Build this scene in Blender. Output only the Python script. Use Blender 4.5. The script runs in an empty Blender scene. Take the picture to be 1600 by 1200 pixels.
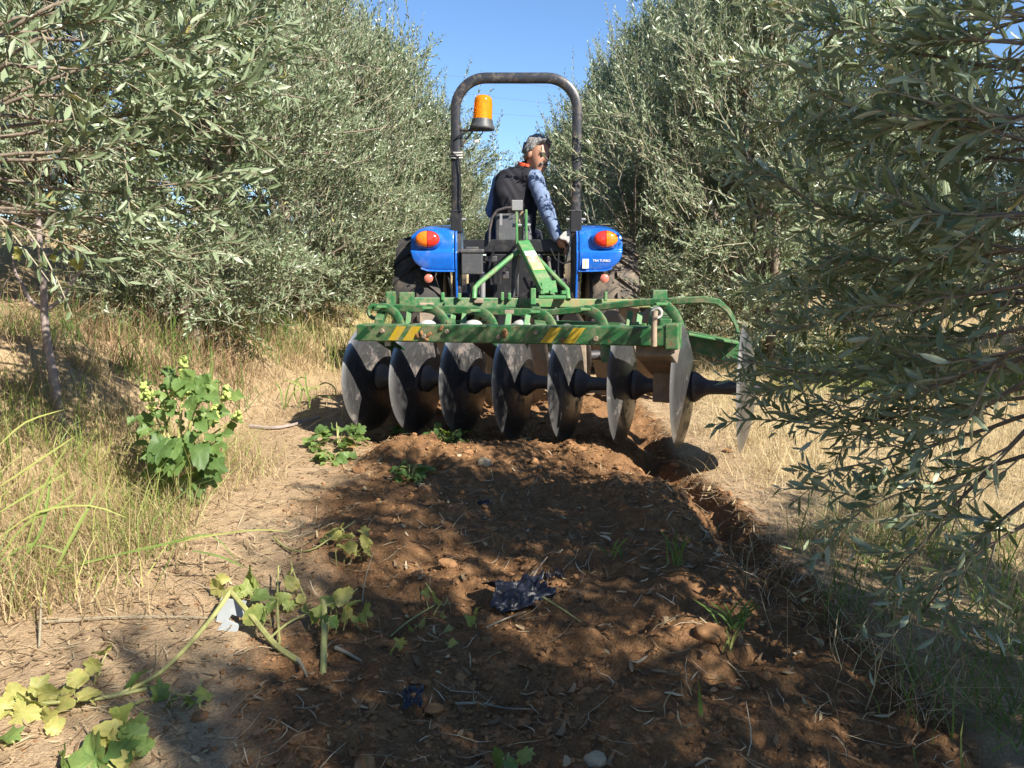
import bpy, math, random
import numpy as np
from mathutils import Vector, Matrix

random.seed(7)
RNG = np.random.default_rng(11)
scene = bpy.context.scene
col = scene.collection

# ------------------------------------------------------------------ camera, sky, sun, exposure
CAM_Z = 1.05
PITCH = math.radians(8.53)          # looking slightly down the alley
FPX = 1200.0                        # focal length in photograph pixels (1600 wide)
cam_d = bpy.data.cameras.new('camera'); cam_d.sensor_width = 36.0; cam_d.lens = 36.0*FPX/1600.0
cam_d.clip_start = 0.02; cam_d.clip_end = 900.0
cam = bpy.data.objects.new('camera', cam_d); col.objects.link(cam)
cam.location = (0, 0, CAM_Z); cam.rotation_euler = (math.pi/2 - PITCH, 0, 0)
scene.camera = cam

SUN_EL = math.radians(38.0)
SUN_AZ = math.atan2(0.70, -0.71)    # compass angle from +Y towards +X: sun stands to the right and a little behind
sun_dir = Vector((math.sin(SUN_AZ)*math.cos(SUN_EL), math.cos(SUN_AZ)*math.cos(SUN_EL), math.sin(SUN_EL)))
world = bpy.data.worlds.new('World'); scene.world = world; world.use_nodes = True
wn = world.node_tree.nodes; wl = world.node_tree.links
sky = wn.new('ShaderNodeTexSky'); sky.sky_type = 'NISHITA'; sky.sun_disc = False
sky.sun_elevation = SUN_EL; sky.sun_rotation = SUN_AZ
sky.air_density = 1.0; sky.dust_density = 0.0; sky.ozone_density = 7.0
wn['Background'].inputs['Strength'].default_value = 0.079
wl.new(sky.outputs[0], wn['Background'].inputs['Color'])
sun_l = bpy.data.lights.new('sun', 'SUN'); sun_l.energy = 5.0; sun_l.angle = math.radians(0.53); sun_l.color = (1.0, 0.93, 0.82)
sun_o = bpy.data.objects.new('sun', sun_l); col.objects.link(sun_o)
sun_o.rotation_euler = (-sun_dir).to_track_quat('-Z', 'Y').to_euler(); sun_o.location = (20, -15, 25)
vs = scene.view_settings
vs.view_transform = 'Standard'; vs.look = 'None'; vs.gamma = 1.0; vs.use_curve_mapping = False
vs.exposure = 1.33
scene.render.film_transparent = False
scene.cycles.max_bounces = 8; scene.cycles.diffuse_bounces = 4; scene.cycles.transparent_max_bounces = 8

# ------------------------------------------------------------------ helpers
def U(px, py, Y):
    """photograph pixel + distance along the alley -> world point"""
    yu = -(py-600)/FPX
    d = Vector(((px-800)/FPX, math.cos(PITCH)+math.sin(PITCH)*yu, -math.sin(PITCH)+math.cos(PITCH)*yu))
    t = Y/d.y
    return Vector((d.x*t, Y, CAM_Z+d.z*t))

def hsh(ix, iy, seed):
    n = (ix.astype(np.int64)*374761393 + iy.astype(np.int64)*668265263 + seed*974634777) & 0xFFFFFFFF
    n = ((n ^ (n >> 13))*1274126177) & 0xFFFFFFFF
    n = ((n ^ (n >> 15))*2246822519) & 0xFFFFFFFF
    return ((n ^ (n >> 16)) & 0xFFFFFF)/float(0xFFFFFF)

def vnoise(x, y, seed=0):
    x = np.asarray(x, float); y = np.asarray(y, float)
    ix = np.floor(x); iy = np.floor(y); fx = x-ix; fy = y-iy
    fx = fx*fx*fx*(fx*(fx*6-15)+10); fy = fy*fy*fy*(fy*(fy*6-15)+10)
    a = hsh(ix, iy, seed); b = hsh(ix+1, iy, seed); c = hsh(ix, iy+1, seed); d = hsh(ix+1, iy+1, seed)
    return (a*(1-fx)+b*fx)*(1-fy)+(c*(1-fx)+d*fx)*fy - 0.5

def fbm(x, y, seed=0, octv=3, gain=0.5):
    s = 0; a = 1.0
    for k in range(octv):
        s = s + a*vnoise(x*2**k+17.3*k, y*2**k-9.1*k, seed+k); a *= gain
    return s

def sstep(a, b, x):
    t = np.clip((np.asarray(x, float)-a)/(b-a), 0, 1); return t*t*(3-2*t)

def furrow_x(y):
    return 0.80 + 0.05*np.sin(np.asarray(y)*1.1) + 0.02*np.sin(np.asarray(y)*4.3+1)

def plough_mask(x, y):
    left = -0.80 + 0.22*sstep(3.3, 2.3, y) + 0.05*np.sin(np.asarray(y)*2.1) + 0.25*fbm(np.asarray(y)*2.3, np.asarray(x)*2.0+3, 5, 2)
    right = furrow_x(y)+0.10
    m = sstep(left-0.14, left+0.14, x)*(1-sstep(right-0.02, right+0.09, x))
    return m*(1-sstep(5.2, 6.0, y))

def ground_h(x, y, fine=True):
    x = np.asarray(x, float); y = np.asarray(y, float)
    h = 0.024*np.clip(y, -3, 60) + 0.0*x
    h = h + (0.34+0.30*sstep(6.0, 3.5, y))*sstep(-1.5, -2.5, x) + 0.75*sstep(-2.6, -5.0, x) + 0.5*sstep(-5.5, -12, x)      # bank on the left
    h = h + 0.03*sstep(0.95, 1.5, x) + 0.25*sstep(3, 9, x)
    h = h + 0.05*fbm(x*0.8, y*0.8, 2, 2)
    m = plough_mask(x, y)
    h = h + m*(0.005 + 0.03*np.exp(-((x-0.0)/0.5)**2) + 0.075*fbm(x*2.6, y*2.6, 21, 2))
    ridge = 1-2*np.abs(fbm(x*7+0.7*vnoise(x*5, y*5, 3), y*7, 31, 2))
    h = h + m*0.030*(ridge-0.6) + 0.16*sstep(-1.5, -2.0, x)*fbm(x*2.2, y*2.2, 71, 3)
    # soil turned up by the discs, low mounds under the left discs
    h = h + m*0.10*np.exp(-(((x+0.58)/0.22)**2+((y-3.72)/0.19)**2)) + m*0.075*np.exp(-(((x-0.05)/0.42)**2+((y-3.62)/0.26)**2))
    fx = furrow_x(y)
    fade = (1-sstep(4.3, 5.0, y))*sstep(1.7, 2.7, y)*(0.85+0.5*vnoise(y*3, y*0, 8))
    fx = fx+0.10*fbm(y*4, x*4, 91, 2)
    h = h - fade*0.13*np.exp(-((x-fx)/0.095)**2) + fade*0.06*np.exp(-((x-fx+0.26)/0.14)**2)
    if fine:
        h = h + (0.30+0.70*m)*0.024*fbm(x*18, y*18, 41, 3, 0.65) + m*0.016*np.abs(fbm(x*40, y*40, 51, 2))
    else:
        pass
    return h

_LX = np.arange(-3.4, 4.2, 0.02); _LY = np.arange(0.8, 9.0, 0.02)
_LZ = ground_h(*np.meshgrid(_LX, _LY))
def gz(x, y):
    fx = (x+3.4)/0.02; fy = (y-0.8)/0.02; i = int(math.floor(fx)); j = int(math.floor(fy))
    if 0 <= i < len(_LX)-1 and 0 <= j < len(_LY)-1:
        fx -= i; fy -= j
        return float((_LZ[j, i]*(1-fx)+_LZ[j, i+1]*fx)*(1-fy)+(_LZ[j+1, i]*(1-fx)+_LZ[j+1, i+1]*fx)*fy)
    return float(ground_h(np.array([x]), np.array([y]))[0])

def G(px, py, lift=0.0):
    """photograph pixel -> point on the ground"""
    Y = 3.0
    lo, hi = 1.0, 40.0
    for _ in range(40):
        Y = 0.5*(lo+hi); p = U(px, py, Y)
        if p.z > gz(p.x, p.y): lo = Y
        else: hi = Y
    p = U(px, py, Y); return Vector((p.x, p.y, gz(p.x, p.y)+lift))

ORIG = {}
def thing(name, label, cat, loc=(0, 0, 0), group=None):
    o = bpy.data.objects.new(name, None); col.objects.link(o); o.location = loc; o.empty_display_size = 0.1
    o['label'] = label; o['category'] = cat
    if group: o['group'] = group
    ORIG[o.name] = Vector(loc); return o

def tag(o, label=None, cat=None, group=None, kind=None):
    if label: o['label'] = label
    if cat: o['category'] = cat
    if group: o['group'] = group
    if kind: o['kind'] = kind
    return o

def np_mesh(name, V, tris=None, quads=None, attrs=None, smooth=False, mats=(), tri_mat=None, quad_mat=None):
    me = bpy.data.meshes.new(name)
    V = np.asarray(V, np.float32); nt = 0 if tris is None else len(tris); nq = 0 if quads is None else len(quads)
    me.vertices.add(len(V)); me.vertices.foreach_set('co', V.ravel())
    li = []
    if nt: li.append(np.asarray(tris, np.int32).ravel())
    if nq: li.append(np.asarray(quads, np.int32).ravel())
    li = np.concatenate(li); me.loops.add(len(li)); me.loops.foreach_set('vertex_index', li)
    st = np.concatenate([np.arange(nt)*3, nt*3+np.arange(nq)*4]).astype(np.int32)
    me.polygons.add(nt+nq); me.polygons.foreach_set('loop_start', st)
    mi = np.zeros(nt+nq, np.int32)
    if tri_mat is not None: mi[:nt] = tri_mat
    if quad_mat is not None: mi[nt:] = quad_mat
    for m in mats: me.materials.append(m)
    me.polygons.foreach_set('material_index', mi)
    me.polygons.foreach_set('use_smooth', np.full(nt+nq, bool(smooth)))
    me.update(calc_edges=True)
    for k, v in (attrs or {}).items():
        a = me.attributes.new(k, 'FLOAT', 'POINT'); a.data.foreach_set('value', np.asarray(v, np.float32))
    me.validate()
    return me

def link(name, me, parent=None):
    o = bpy.data.objects.new(name, me); col.objects.link(o)
    if parent is not None: o.parent = parent; ORIG[o.name] = ORIG.get(parent.name, Vector())
    return o

def sheets_of(parent):
    p = parent
    while p is not None and p.name not in ORIG: p = p.parent
    return ORIG[p.name] if p is not None else Vector()

class MB:
    """collects world-space shapes of ONE part"""
    def __init__(s): s.v = []; s.f = []
    def add(s, V, F):
        n = len(s.v); s.v += [tuple(p) for p in V]; s.f += [tuple(i+n for i in f) for f in F]; return s
    def box(s, c, size, rot=None):
        c = Vector(c); hx, hy, hz = [q/2 for q in size]
        P = [Vector((x, y, z)) for x in (-hx, hx) for y in (-hy, hy) for z in (-hz, hz)]
        if rot is not None: P = [rot @ p for p in P]
        return s.add([c+p for p in P], [(0, 1, 3, 2), (4, 6, 7, 5), (0, 4, 5, 1), (2, 3, 7, 6), (0, 2, 6, 4), (1, 5, 7, 3)])
    def bar(s, a, b, w, h, up=(0, 0, 1), w2=None, h2=None):
        a = Vector(a); b = Vector(b); d = (b-a).normalized(); r = d.cross(Vector(up)).normalized(); u = r.cross(d).normalized()
        w2 = w if w2 is None else w2; h2 = h if h2 is None else h2
        P = []
        for p, ww, hh in ((a, w, h), (b, w2, h2)):
            P += [p-r*ww/2-u*hh/2, p+r*ww/2-u*hh/2, p+r*ww/2+u*hh/2, p-r*ww/2+u*hh/2]
        return s.add(P, [(3, 2, 1, 0), (4, 5, 6, 7), (0, 1, 5, 4), (1, 2, 6, 5), (2, 3, 7, 6), (3, 0, 4, 7)])
    def sweep(s, pts, prof, up=(0, 1, 0), caps=True, scale=None):
        pts = [Vector(p) for p in pts]; n = len(prof); P = []
        for i, p in enumerate(pts):
            d = (pts[min(i+1, len(pts)-1)]-pts[max(i-1, 0)]).normalized()
            r = d.cross(Vector(up))
            if r.length < 1e-4: r = d.cross(Vector((1, 0.2, 0.1)))
            r.normalize(); u = r.cross(d).normalized(); k = 1 if scale is None else scale[i]
            P += [p+r*x*k+u*y*k for x, y in prof]
        F = [(i*n+j, i*n+(j+1) % n, (i+1)*n+(j+1) % n, (i+1)*n+j) for i in range(len(pts)-1) for j in range(n)]
        if caps: F += [tuple(range(n-1, -1, -1)), tuple((len(pts)-1)*n+j for j in range(n))]
        return s.add(P, F)
    def tube(s, pts, r, n=8, up=(0, 1, 0)):
        rr = r if isinstance(r, (list, tuple)) else [r]*len(pts)
        return s.sweep(pts, [(math.cos(2*math.pi*k/n), math.sin(2*math.pi*k/n)) for k in range(n)], up, True, rr)
    def lathe(s, prof, n, M):
        """prof: (radius, height) pairs along local z"""
        P = []; F = []; m = len(prof)
        for i in range(n):
            a = 2*math.pi*i/n
            P += [M @ Vector((r*math.cos(a), r*math.sin(a), z)) for r, z in prof]
        for i in range(n):
            j = (i+1) % n
            F += [(i*m+k, j*m+k, j*m+k+1, i*m+k+1) for k in range(m-1)]
        return s.add(P, F)
    def prism(s, poly, vec):
        n = len(poly); vec = Vector(vec); poly = [Vector(p) for p in poly]
        return s.add(poly+[p+vec for p in poly], [tuple(range(n-1, -1, -1)), tuple(range(n, 2*n))]+[(i, (i+1) % n, n+(i+1) % n, n+i) for i in range(n)])
    def build(s, name, mat, parent=None, bevel=0.0, smooth=False, sub=0, origin=None):
        og = origin if origin is not None else (sheets_of(parent) if parent is not None else Vector())
        me = bpy.data.meshes.new(name)
        me.from_pydata([tuple(Vector(p)-og) for p in s.v], [], s.f); me.validate()
        import bmesh
        bm = bmesh.new(); bm.from_mesh(me); bmesh.ops.remove_doubles(bm, verts=bm.verts, dist=1e-6)
        bmesh.ops.recalc_face_normals(bm, faces=bm.faces); bm.to_mesh(me); bm.free()
        me.materials.append(mat)
        if smooth: me.polygons.foreach_set('use_smooth', [True]*len(me.polygons))
        o = link(name, me, parent)
        if parent is None: ORIG[o.name] = Vector(og); o.location = og
        if bevel > 0:
            b = o.modifiers.new('bevel', 'BEVEL'); b.width = bevel; b.segments = 2; b.limit_method = 'ANGLE'; b.angle_limit = math.radians(40)
        if smooth and bevel == 0 and sub == 0:
            try: me.set_sharp_from_angle(angle=math.radians(45))
            except Exception: pass
        if sub:
            m = o.modifiers.new('sub', 'SUBSURF'); m.levels = sub; m.render_levels = sub
        return o

# ------------------------------------------------------------------ materials
def new_mat(name):
    m = bpy.data.materials.new(name); m.use_nodes = True
    nt = m.node_tree; return m, nt.nodes, nt.links, nt.nodes['Principled BSDF']

def ramp(N, L, fac, stops):
    r = N.new('ShaderNodeValToRGB'); e = r.color_ramp.elements
    while len(e) < len(stops): e.new(0.5)
    for k, (p, c) in enumerate(stops): e[k].position = p; e[k].color = (*c, 1)
    L.new(fac, r.inputs['Fac']); return r.outputs['Color']

def noise(N, L, scale, detail=4, rough=0.55, coord='Object'):
    t = N.new('ShaderNodeTexCoord'); n = N.new('ShaderNodeTexNoise')
    n.inputs['Scale'].default_value = scale; n.inputs['Detail'].default_value = detail; n.inputs['Roughness'].default_value = rough
    L.new(t.outputs[coord], n.inputs['Vector']); return n.outputs['Fac']

def mixc(N, L, fac, a, b):
    m = N.new('ShaderNodeMix'); m.data_type = 'RGBA'
    for sock, v in ((m.inputs['Factor'], fac), (m.inputs[6], a), (m.inputs[7], b)):
        if isinstance(v, (int, float)): sock.default_value = v
        elif isinstance(v, tuple): sock.default_value = (*v, 1)
        else: L.new(v, sock)
    return m.outputs[2]

def bump(N, L, P, h, strength=0.4, dist=0.01):
    b = N.new('ShaderNodeBump'); b.inputs['Strength'].default_value = strength; b.inputs['Distance'].default_value = dist
    L.new(h, b.inputs['Height']); L.new(b.outputs['Normal'], P.inputs['Normal'])

def paint(name, base, rough=0.35, dirt=(0.30, 0.22, 0.14), amt=0.45, scale=9.0, metal=0.0, rust=None, bmp=0.15, coat=0.0):
    """painted or bare metal with dust and wear in irregular patches"""
    m, N, L, P = new_mat(name)
    f1 = noise(N, L, scale, 8, 0.68)
    msk = ramp(N, L, f1, [(0.62-0.30*amt, (0, 0, 0)), (0.80-0.15*amt, (amt, amt, amt))])
    c = mixc(N, L, msk, base, dirt)
    f2 = noise(N, L, scale*5.5, 4, 0.6)
    if rust:
        ms2 = ramp(N, L, noise(N, L, 34, 7, 0.75), [(0.58, (0, 0, 0)), (0.64, (0.85, 0.85, 0.85))]); c = mixc(N, L, ms2, c, rust)
    var = ramp(N, L, f2, [(0.3, (0.82, 0.82, 0.82)), (0.75, (1.1, 1.1, 1.1))])
    mu = N.new('ShaderNodeMix'); mu.data_type = 'RGBA'; mu.blend_type = 'MULTIPLY'; mu.inputs['Factor'].default_value = 1
    L.new(c, mu.inputs[6]); L.new(var, mu.inputs[7]); L.new(mu.outputs[2], P.inputs['Base Color'])
    P.inputs['Metallic'].default_value = metal
    rr = ramp(N, L, msk, [(0.0, (rough,)*3), (max(0.05, amt), (0.85,)*3)]); L.new(rr, P.inputs['Roughness'])
    if coat: P.inputs['Coat Weight'].default_value = coat; P.inputs['Coat Roughness'].default_value = 0.15
    if bmp: bump(N, L, P, f2, bmp, 0.004)
    return m

def leafmat(name, stops, rough=0.42, trans=0.28, tcol=None, spec=0.45, noise_scale=0):
    m, N, L, P = new_mat(name)
    a = N.new('ShaderNodeAttribute'); a.attribute_name = 'tint'
    c = ramp(N, L, a.outputs['Fac'], stops)
    if noise_scale:
        n = noise(N, L, noise_scale, 3); v = ramp(N, L, n, [(0.28, (0.42, 0.34, 0.30)), (0.42, (0.85, 0.84, 0.8)), (0.7, (1.12,)*3)])
        mu = N.new('ShaderNodeMix'); mu.data_type = 'RGBA'; mu.blend_type = 'MULTIPLY'; mu.inputs['Factor'].default_value = 1
        L.new(c, mu.inputs[6]); L.new(v, mu.inputs[7]); c = mu.outputs[2]
    L.new(c, P.inputs['Base Color']); P.inputs['Roughness'].default_value = rough; P.inputs['Specular IOR Level'].default_value = spec
    if trans > 0:
        t = N.new('ShaderNodeBsdfTranslucent'); mx = N.new('ShaderNodeMixShader'); mx.inputs[0].default_value = trans
        if tcol:
            t2 = mixc(N, L, 0.6, c, tcol); L.new(t2, t.inputs['Color'])
        else: L.new(c, t.inputs['Color'])
        out = N['Material Output']; L.new(P.outputs[0], mx.inputs[1]); L.new(t.outputs[0], mx.inputs[2]); L.new(mx.outputs[0], out.inputs['Surface'])
    return m

def plain(name, base, rough=0.6, scale=12, lo=0.7, hi=1.2, bmp=0.2, metal=0, dist=0.004, spec=0.5):
    m, N, L, P = new_mat(name)
    f = noise(N, L, scale, 6, 0.65)
    v = ramp(N, L, f, [(0.3, tuple(min(1, b*lo) for b in base)), (0.7, tuple(min(1, b*hi) for b in base))])
    L.new(v, P.inputs['Base Color']); P.inputs['Roughness'].default_value = rough; P.inputs['Metallic'].default_value = metal
    P.inputs['Specular IOR Level'].default_value = spec
    if bmp: bump(N, L, P, f, bmp, dist)
    return m

def soil_mat():
    m, N, L, P = new_mat('soil')
    a = N.new('ShaderNodeAttribute'); a.attribute_name = 'plough'
    b = N.new('ShaderNodeAttribute'); b.attribute_name = 'straw'
    f = noise(N, L, 2.2, 6, 0.6); g = noise(N, L, 26, 6, 0.7); k = noise(N, L, 140, 4, 0.7)
    dry = ramp(N, L, f, [(0.3, (0.35, 0.245, 0.145)), (0.55, (0.43, 0.31, 0.19)), (0.75, (0.50, 0.375, 0.24))])
    moist = ramp(N, L, g, [(0.25, (0.115, 0.056, 0.025)), (0.5, (0.215, 0.115, 0.053)), (0.78, (0.34, 0.205, 0.105))])
    straw = ramp(N, L, g, [(0.3, (0.30, 0.22, 0.12)), (0.7, (0.55, 0.43, 0.24))])
    edge = N.new('ShaderNodeMath'); edge.operation = 'MULTIPLY_ADD'; edge.inputs[1].default_value = 0.7; L.new(g, edge.inputs[0]); edge.inputs[2].default_value = -0.35
    ad = N.new('ShaderNodeMath'); ad.operation = 'ADD'; ad.use_clamp = True; L.new(a.outputs['Fac'], ad.inputs[0]); L.new(edge.outputs[0], ad.inputs[1])
    c = mixc(N, L, b.outputs['Fac'], dry, straw)
    c = mixc(N, L, ad.outputs[0], c, moist)
    sp = ramp(N, L, k, [(0.35, (0.70,)*3), (0.66, (1.22,)*3)])
    mu = N.new('ShaderNodeMix'); mu.data_type = 'RGBA'; mu.blend_type = 'MULTIPLY'; mu.inputs['Factor'].default_value = 1
    L.new(c, mu.inputs[6]); L.new(sp, mu.inputs[7]); L.new(mu.outputs[2], P.inputs['Base Color'])
    P.inputs['Roughness'].default_value = 0.95; P.inputs['Specular IOR Level'].default_value = 0.15
    s = N.new('ShaderNodeMath'); s.operation = 'ADD'; L.new(g, s.inputs[0]); L.new(k, s.inputs[1])
    bump(N, L, P, s.outputs[0], 0.8, 0.014)
    return m

M = {}
M['soil'] = soil_mat()
M['clod'] = plain('clod_soil', (0.225, 0.122, 0.058), 0.95, 22, 0.55, 1.5, 0.7, 0, 0.006, 0.12)
M['stone'] = plain('stone', (0.40, 0.31, 0.20), 0.8, 14, 0.75, 1.2, 0.4, 0, 0.004, 0.3)
M['bark'] = plain('bark', (0.19, 0.155, 0.12), 0.9, 22, 0.45, 1.5, 0.9, 0, 0.012, 0.2)
M['twig'] = plain('twig_bark', (0.27, 0.24, 0.17), 0.8, 20, 0.7, 1.25, 0.2, 0, 0.003, 0.2)
M['greybark'] = plain('pale_bark', (0.30, 0.245, 0.225), 0.85, 30, 0.6, 1.35, 0.5, 0, 0.004, 0.2)
OLV = [(0.0, (0.070, 0.110, 0.048)), (0.35, (0.165, 0.220, 0.115)), (0.7, (0.31, 0.365, 0.235)), (0.93, (0.50, 0.545, 0.42)), (1.0, (0.42, 0.36, 0.14))]
M['olive'] = leafmat('olive_leaf', OLV, 0.36, 0.24, (0.24, 0.29, 0.09), 0.55)
M['olive_near'] = leafmat('olive_leaf_near', OLV, 0.38, 0.24, (0.24, 0.29, 0.09), 0.5)
M['weed'] = leafmat('weed_leaf', [(0.0, (0.075, 0.145, 0.045)), (0.45, (0.16, 0.26, 0.08)), (0.75, (0.32, 0.38, 0.11)), (0.9, (0.47, 0.44, 0.15)), (1.0, (0.50, 0.40, 0.13))], 0.5, 0.38, (0.30, 0.42, 0.04), 0.35, 45)
M['burr'] = plain('green_burr', (0.33, 0.40, 0.11), 0.7, 60, 0.7, 1.25, 0.4)
M['stalk'] = plain('weed_stalk', (0.33, 0.33, 0.12), 0.6, 25, 0.7, 1.2, 0.2)
M['drygrass'] = leafmat('dry_grass', [(0.0, (0.26, 0.18, 0.10)), (0.5, (0.50, 0.39, 0.21)), (1.0, (0.62, 0.53, 0.32))], 0.6, 0.30, None, 0.3)
M['grass'] = leafmat('green_grass', [(0.0, (0.055, 0.115, 0.03)), (0.6, (0.17, 0.25, 0.06)), (1.0, (0.40, 0.40, 0.13))], 0.5, 0.32, (0.30, 0.42, 0.05), 0.35)
M['litter'] = leafmat('leaf_litter', [(0.0, (0.12, 0.075, 0.045)), (0.4, (0.27, 0.18, 0.10)), (0.75, (0.46, 0.36, 0.21)), (1.0, (0.60, 0.52, 0.37))], 0.8, 0.12, None, 0.2)
DUST = (0.34, 0.25, 0.16)
M['green'] = paint('green_paint', (0.022, 0.125, 0.040), 0.45, DUST, 0.60, 20, 0, (0.20, 0.085, 0.04))
M['green_clean'] = paint('green_paint_light', (0.060, 0.21, 0.070), 0.45, DUST, 0.5, 12, 0, (0.20, 0.10, 0.05))
M['green_rusty'] = paint('green_paint_rusty', (0.05, 0.20, 0.06), 0.5, (0.34, 0.19, 0.10), 0.95, 5, 0, (0.22, 0.10, 0.05))
M['dark_green'] = paint('dark_green_stripe', (0.008, 0.055, 0.020), 0.4, DUST, 0.3, 20)
M['yellow'] = paint('yellow_stripe', (0.50, 0.34, 0.02), 0.45, DUST, 0.55, 22)
M['blue'] = paint('blue_paint', (0.010, 0.120, 0.52), 0.22, (0.34, 0.29, 0.24), 0.30, 7, 0, None, 0.03, 0.35)
M['steel'] = paint('disc_steel', (0.125, 0.125, 0.132), 0.36, (0.23, 0.16, 0.105), 0.55, 7, 0.55, (0.17, 0.095, 0.055), 0.2)
def disc_mat():
    m, N, L, P = new_mat('worn_disc_steel'); t = N.new('ShaderNodeTexCoord'); sx = N.new('ShaderNodeSeparateXYZ'); L.new(t.outputs['Object'], sx.inputs[0])
    cb = N.new('ShaderNodeCombineXYZ'); L.new(sx.outputs[0], cb.inputs[0]); L.new(sx.outputs[1], cb.inputs[1]); ln = N.new('ShaderNodeVectorMath'); ln.operation = 'LENGTH'; L.new(cb.outputs[0], ln.inputs[0]); r = ln.outputs['Value']
    at = N.new('ShaderNodeMath'); at.operation = 'ARCTAN2'; L.new(sx.outputs[1], at.inputs[0]); L.new(sx.outputs[0], at.inputs[1])
    c2 = N.new('ShaderNodeCombineXYZ'); q = N.new('ShaderNodeMath'); q.operation = 'MULTIPLY'; q.inputs[1].default_value = 60; L.new(r, q.inputs[0]); L.new(q.outputs[0], c2.inputs[0]); L.new(at.outputs[0], c2.inputs[1])
    scr = N.new('ShaderNodeTexNoise'); scr.inputs['Scale'].default_value = 2.2; scr.inputs['Detail'].default_value = 6; L.new(c2.outputs[0], scr.inputs['Vector'])
    f = noise(N, L, 8, 8, 0.7); g = noise(N, L, 45, 5, 0.7)
    steel = ramp(N, L, scr.outputs['Fac'], [(0.25, (0.075, 0.075, 0.080)), (0.5, (0.125, 0.125, 0.130)), (0.75, (0.20, 0.198, 0.195))])
    rim = ramp(N, L, r, [(0.272, (0, 0, 0)), (0.304, (0.7, 0.7, 0.7))]); c = mixc(N, L, rim, steel, (0.36, 0.355, 0.35))
    md = ramp(N, L, f, [(0.56, (0, 0, 0)), (0.70, (0.7, 0.7, 0.7))]); c = mixc(N, L, md, c, (0.15, 0.10, 0.065))
    ms = ramp(N, L, g, [(0.62, (0, 0, 0)), (0.68, (0.6, 0.6, 0.6))]); c = mixc(N, L, ms, c, (0.14, 0.085, 0.05)); L.new(c, P.inputs['Base Color'])
    mt = ramp(N, L, md, [(0.0, (0.75,)*3), (0.6, (0.0,)*3)]); L.new(mt, P.inputs['Metallic'])
    L.new(ramp(N, L, md, [(0.0, (0.33,)*3), (0.6, (0.9,)*3)]), P.inputs['Roughness'])
    ad = N.new('ShaderNodeMath'); ad.operation = 'ADD'; L.new(f, ad.inputs[0]); L.new(scr.outputs['Fac'], ad.inputs[1]); bump(N, L, P, ad.outputs[0], 0.25, 0.004); return m
M['steel'] = disc_mat()
M['dirty_steel'] = paint('dirty_disc_steel', (0.30, 0.26, 0.22), 0.55, (0.36, 0.26, 0.165), 0.95, 5, 0.3, None, 0.3)
M['cast'] = paint('cast_iron', (0.055, 0.052, 0.058), 0.55, (0.20, 0.14, 0.09), 0.45, 12, 0.2, None, 0.35)
M['dusty_iron'] = paint('dusty_iron', (0.16, 0.13, 0.105), 0.7, (0.36, 0.27, 0.18), 0.9, 6, 0.0, None, 0.35)
M['black'] = paint('black_metal', (0.010, 0.010, 0.012), 0.45, (0.13, 0.105, 0.08), 0.22, 14, 0, None, 0.1)
M['rops'] = paint('black_roll_bar_paint', (0.022, 0.023, 0.027), 0.36, (0.26, 0.20, 0.15), 0.40, 14, 0, (0.10, 0.06, 0.04), 0.12)
M['dark_grey'] = paint('dark_grey_plastic', (0.055, 0.058, 0.062), 0.5, (0.25, 0.20, 0.15), 0.35, 12, 0, None, 0.08)
M['grey'] = paint('grey_metal', (0.24, 0.245, 0.25), 0.5, DUST, 0.4, 14, 0.3, None, 0.1)
M['pale_grey'] = paint('pale_grey_plastic', (0.42, 0.41, 0.39), 0.55, DUST, 0.45, 14, 0, None, 0.1)
M['rubber'] = paint('tyre_rubber', (0.024, 0.023, 0.023), 0.75, (0.20, 0.155, 0.11), 0.50, 8, 0, None, 0.3)
M['rubber_dusty'] = paint('dusty_tyre_rubber', (0.04, 0.037, 0.034), 0.8, (0.27, 0.21, 0.15), 0.75, 8, 0, None, 0.3)
M['white'] = plain('white_print', (0.78, 0.78, 0.76), 0.5, 30, 0.85, 1.05, 0)
M['sticker_white'] = paint('worn_white_sticker', (0.70, 0.70, 0.66), 0.5, (0.10, 0.28, 0.11), 0.45, 40)
M['sticker_red'] = paint('worn_red_sticker', (0.58, 0.22, 0.14), 0.5, (0.62, 0.56, 0.46), 0.75, 34)
M['sticker_yellow'] = paint('worn_yellow_sticker', (0.66, 0.55, 0.16), 0.5, (0.62, 0.56, 0.40), 0.6, 30)

def lens(name, c, emit=0):
    m, N, L, P = new_mat(name)
    P.inputs['Base Color'].default_value = (*c, 1); P.inputs['Roughness'].default_value = 0.12
    P.inputs['Subsurface Weight'].default_value = 0.35; P.inputs['Subsurface Radius'].default_value = (0.02, 0.01, 0.004); P.inputs['Subsurface Scale'].default_value = 0.6
    P.inputs['Coat Weight'].default_value = 0.6; P.inputs['Coat Roughness'].default_value = 0.05
    return m
M['red_lens'] = lens('red_lens', (0.62, 0.035, 0.02))
M['amber_lens'] = lens('amber_lens', (0.85, 0.20, 0.015))
M['pink_lens'] = lens('faded_red_reflector', (0.52, 0.17, 0.12))
def amber_glass():
    m, N, L, P = new_mat('amber_dome')
    P.inputs['Base Color'].default_value = (1.0, 0.36, 0.01, 1); P.inputs['Roughness'].default_value = 0.12
    P.inputs['Transmission Weight'].default_value = 0.55; P.inputs['IOR'].default_value = 1.2
    P.inputs['Coat Weight'].default_value = 0.5
    return m
M['amber_dome'] = amber_glass()
M['bulb'] = plain('yellow_reflector', (0.95, 0.62, 0.10), 0.25, 20, 0.9, 1.05, 0)
M['skin'] = plain('skin', (0.42, 0.215, 0.14), 0.5, 40, 0.88, 1.1, 0.05)
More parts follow.
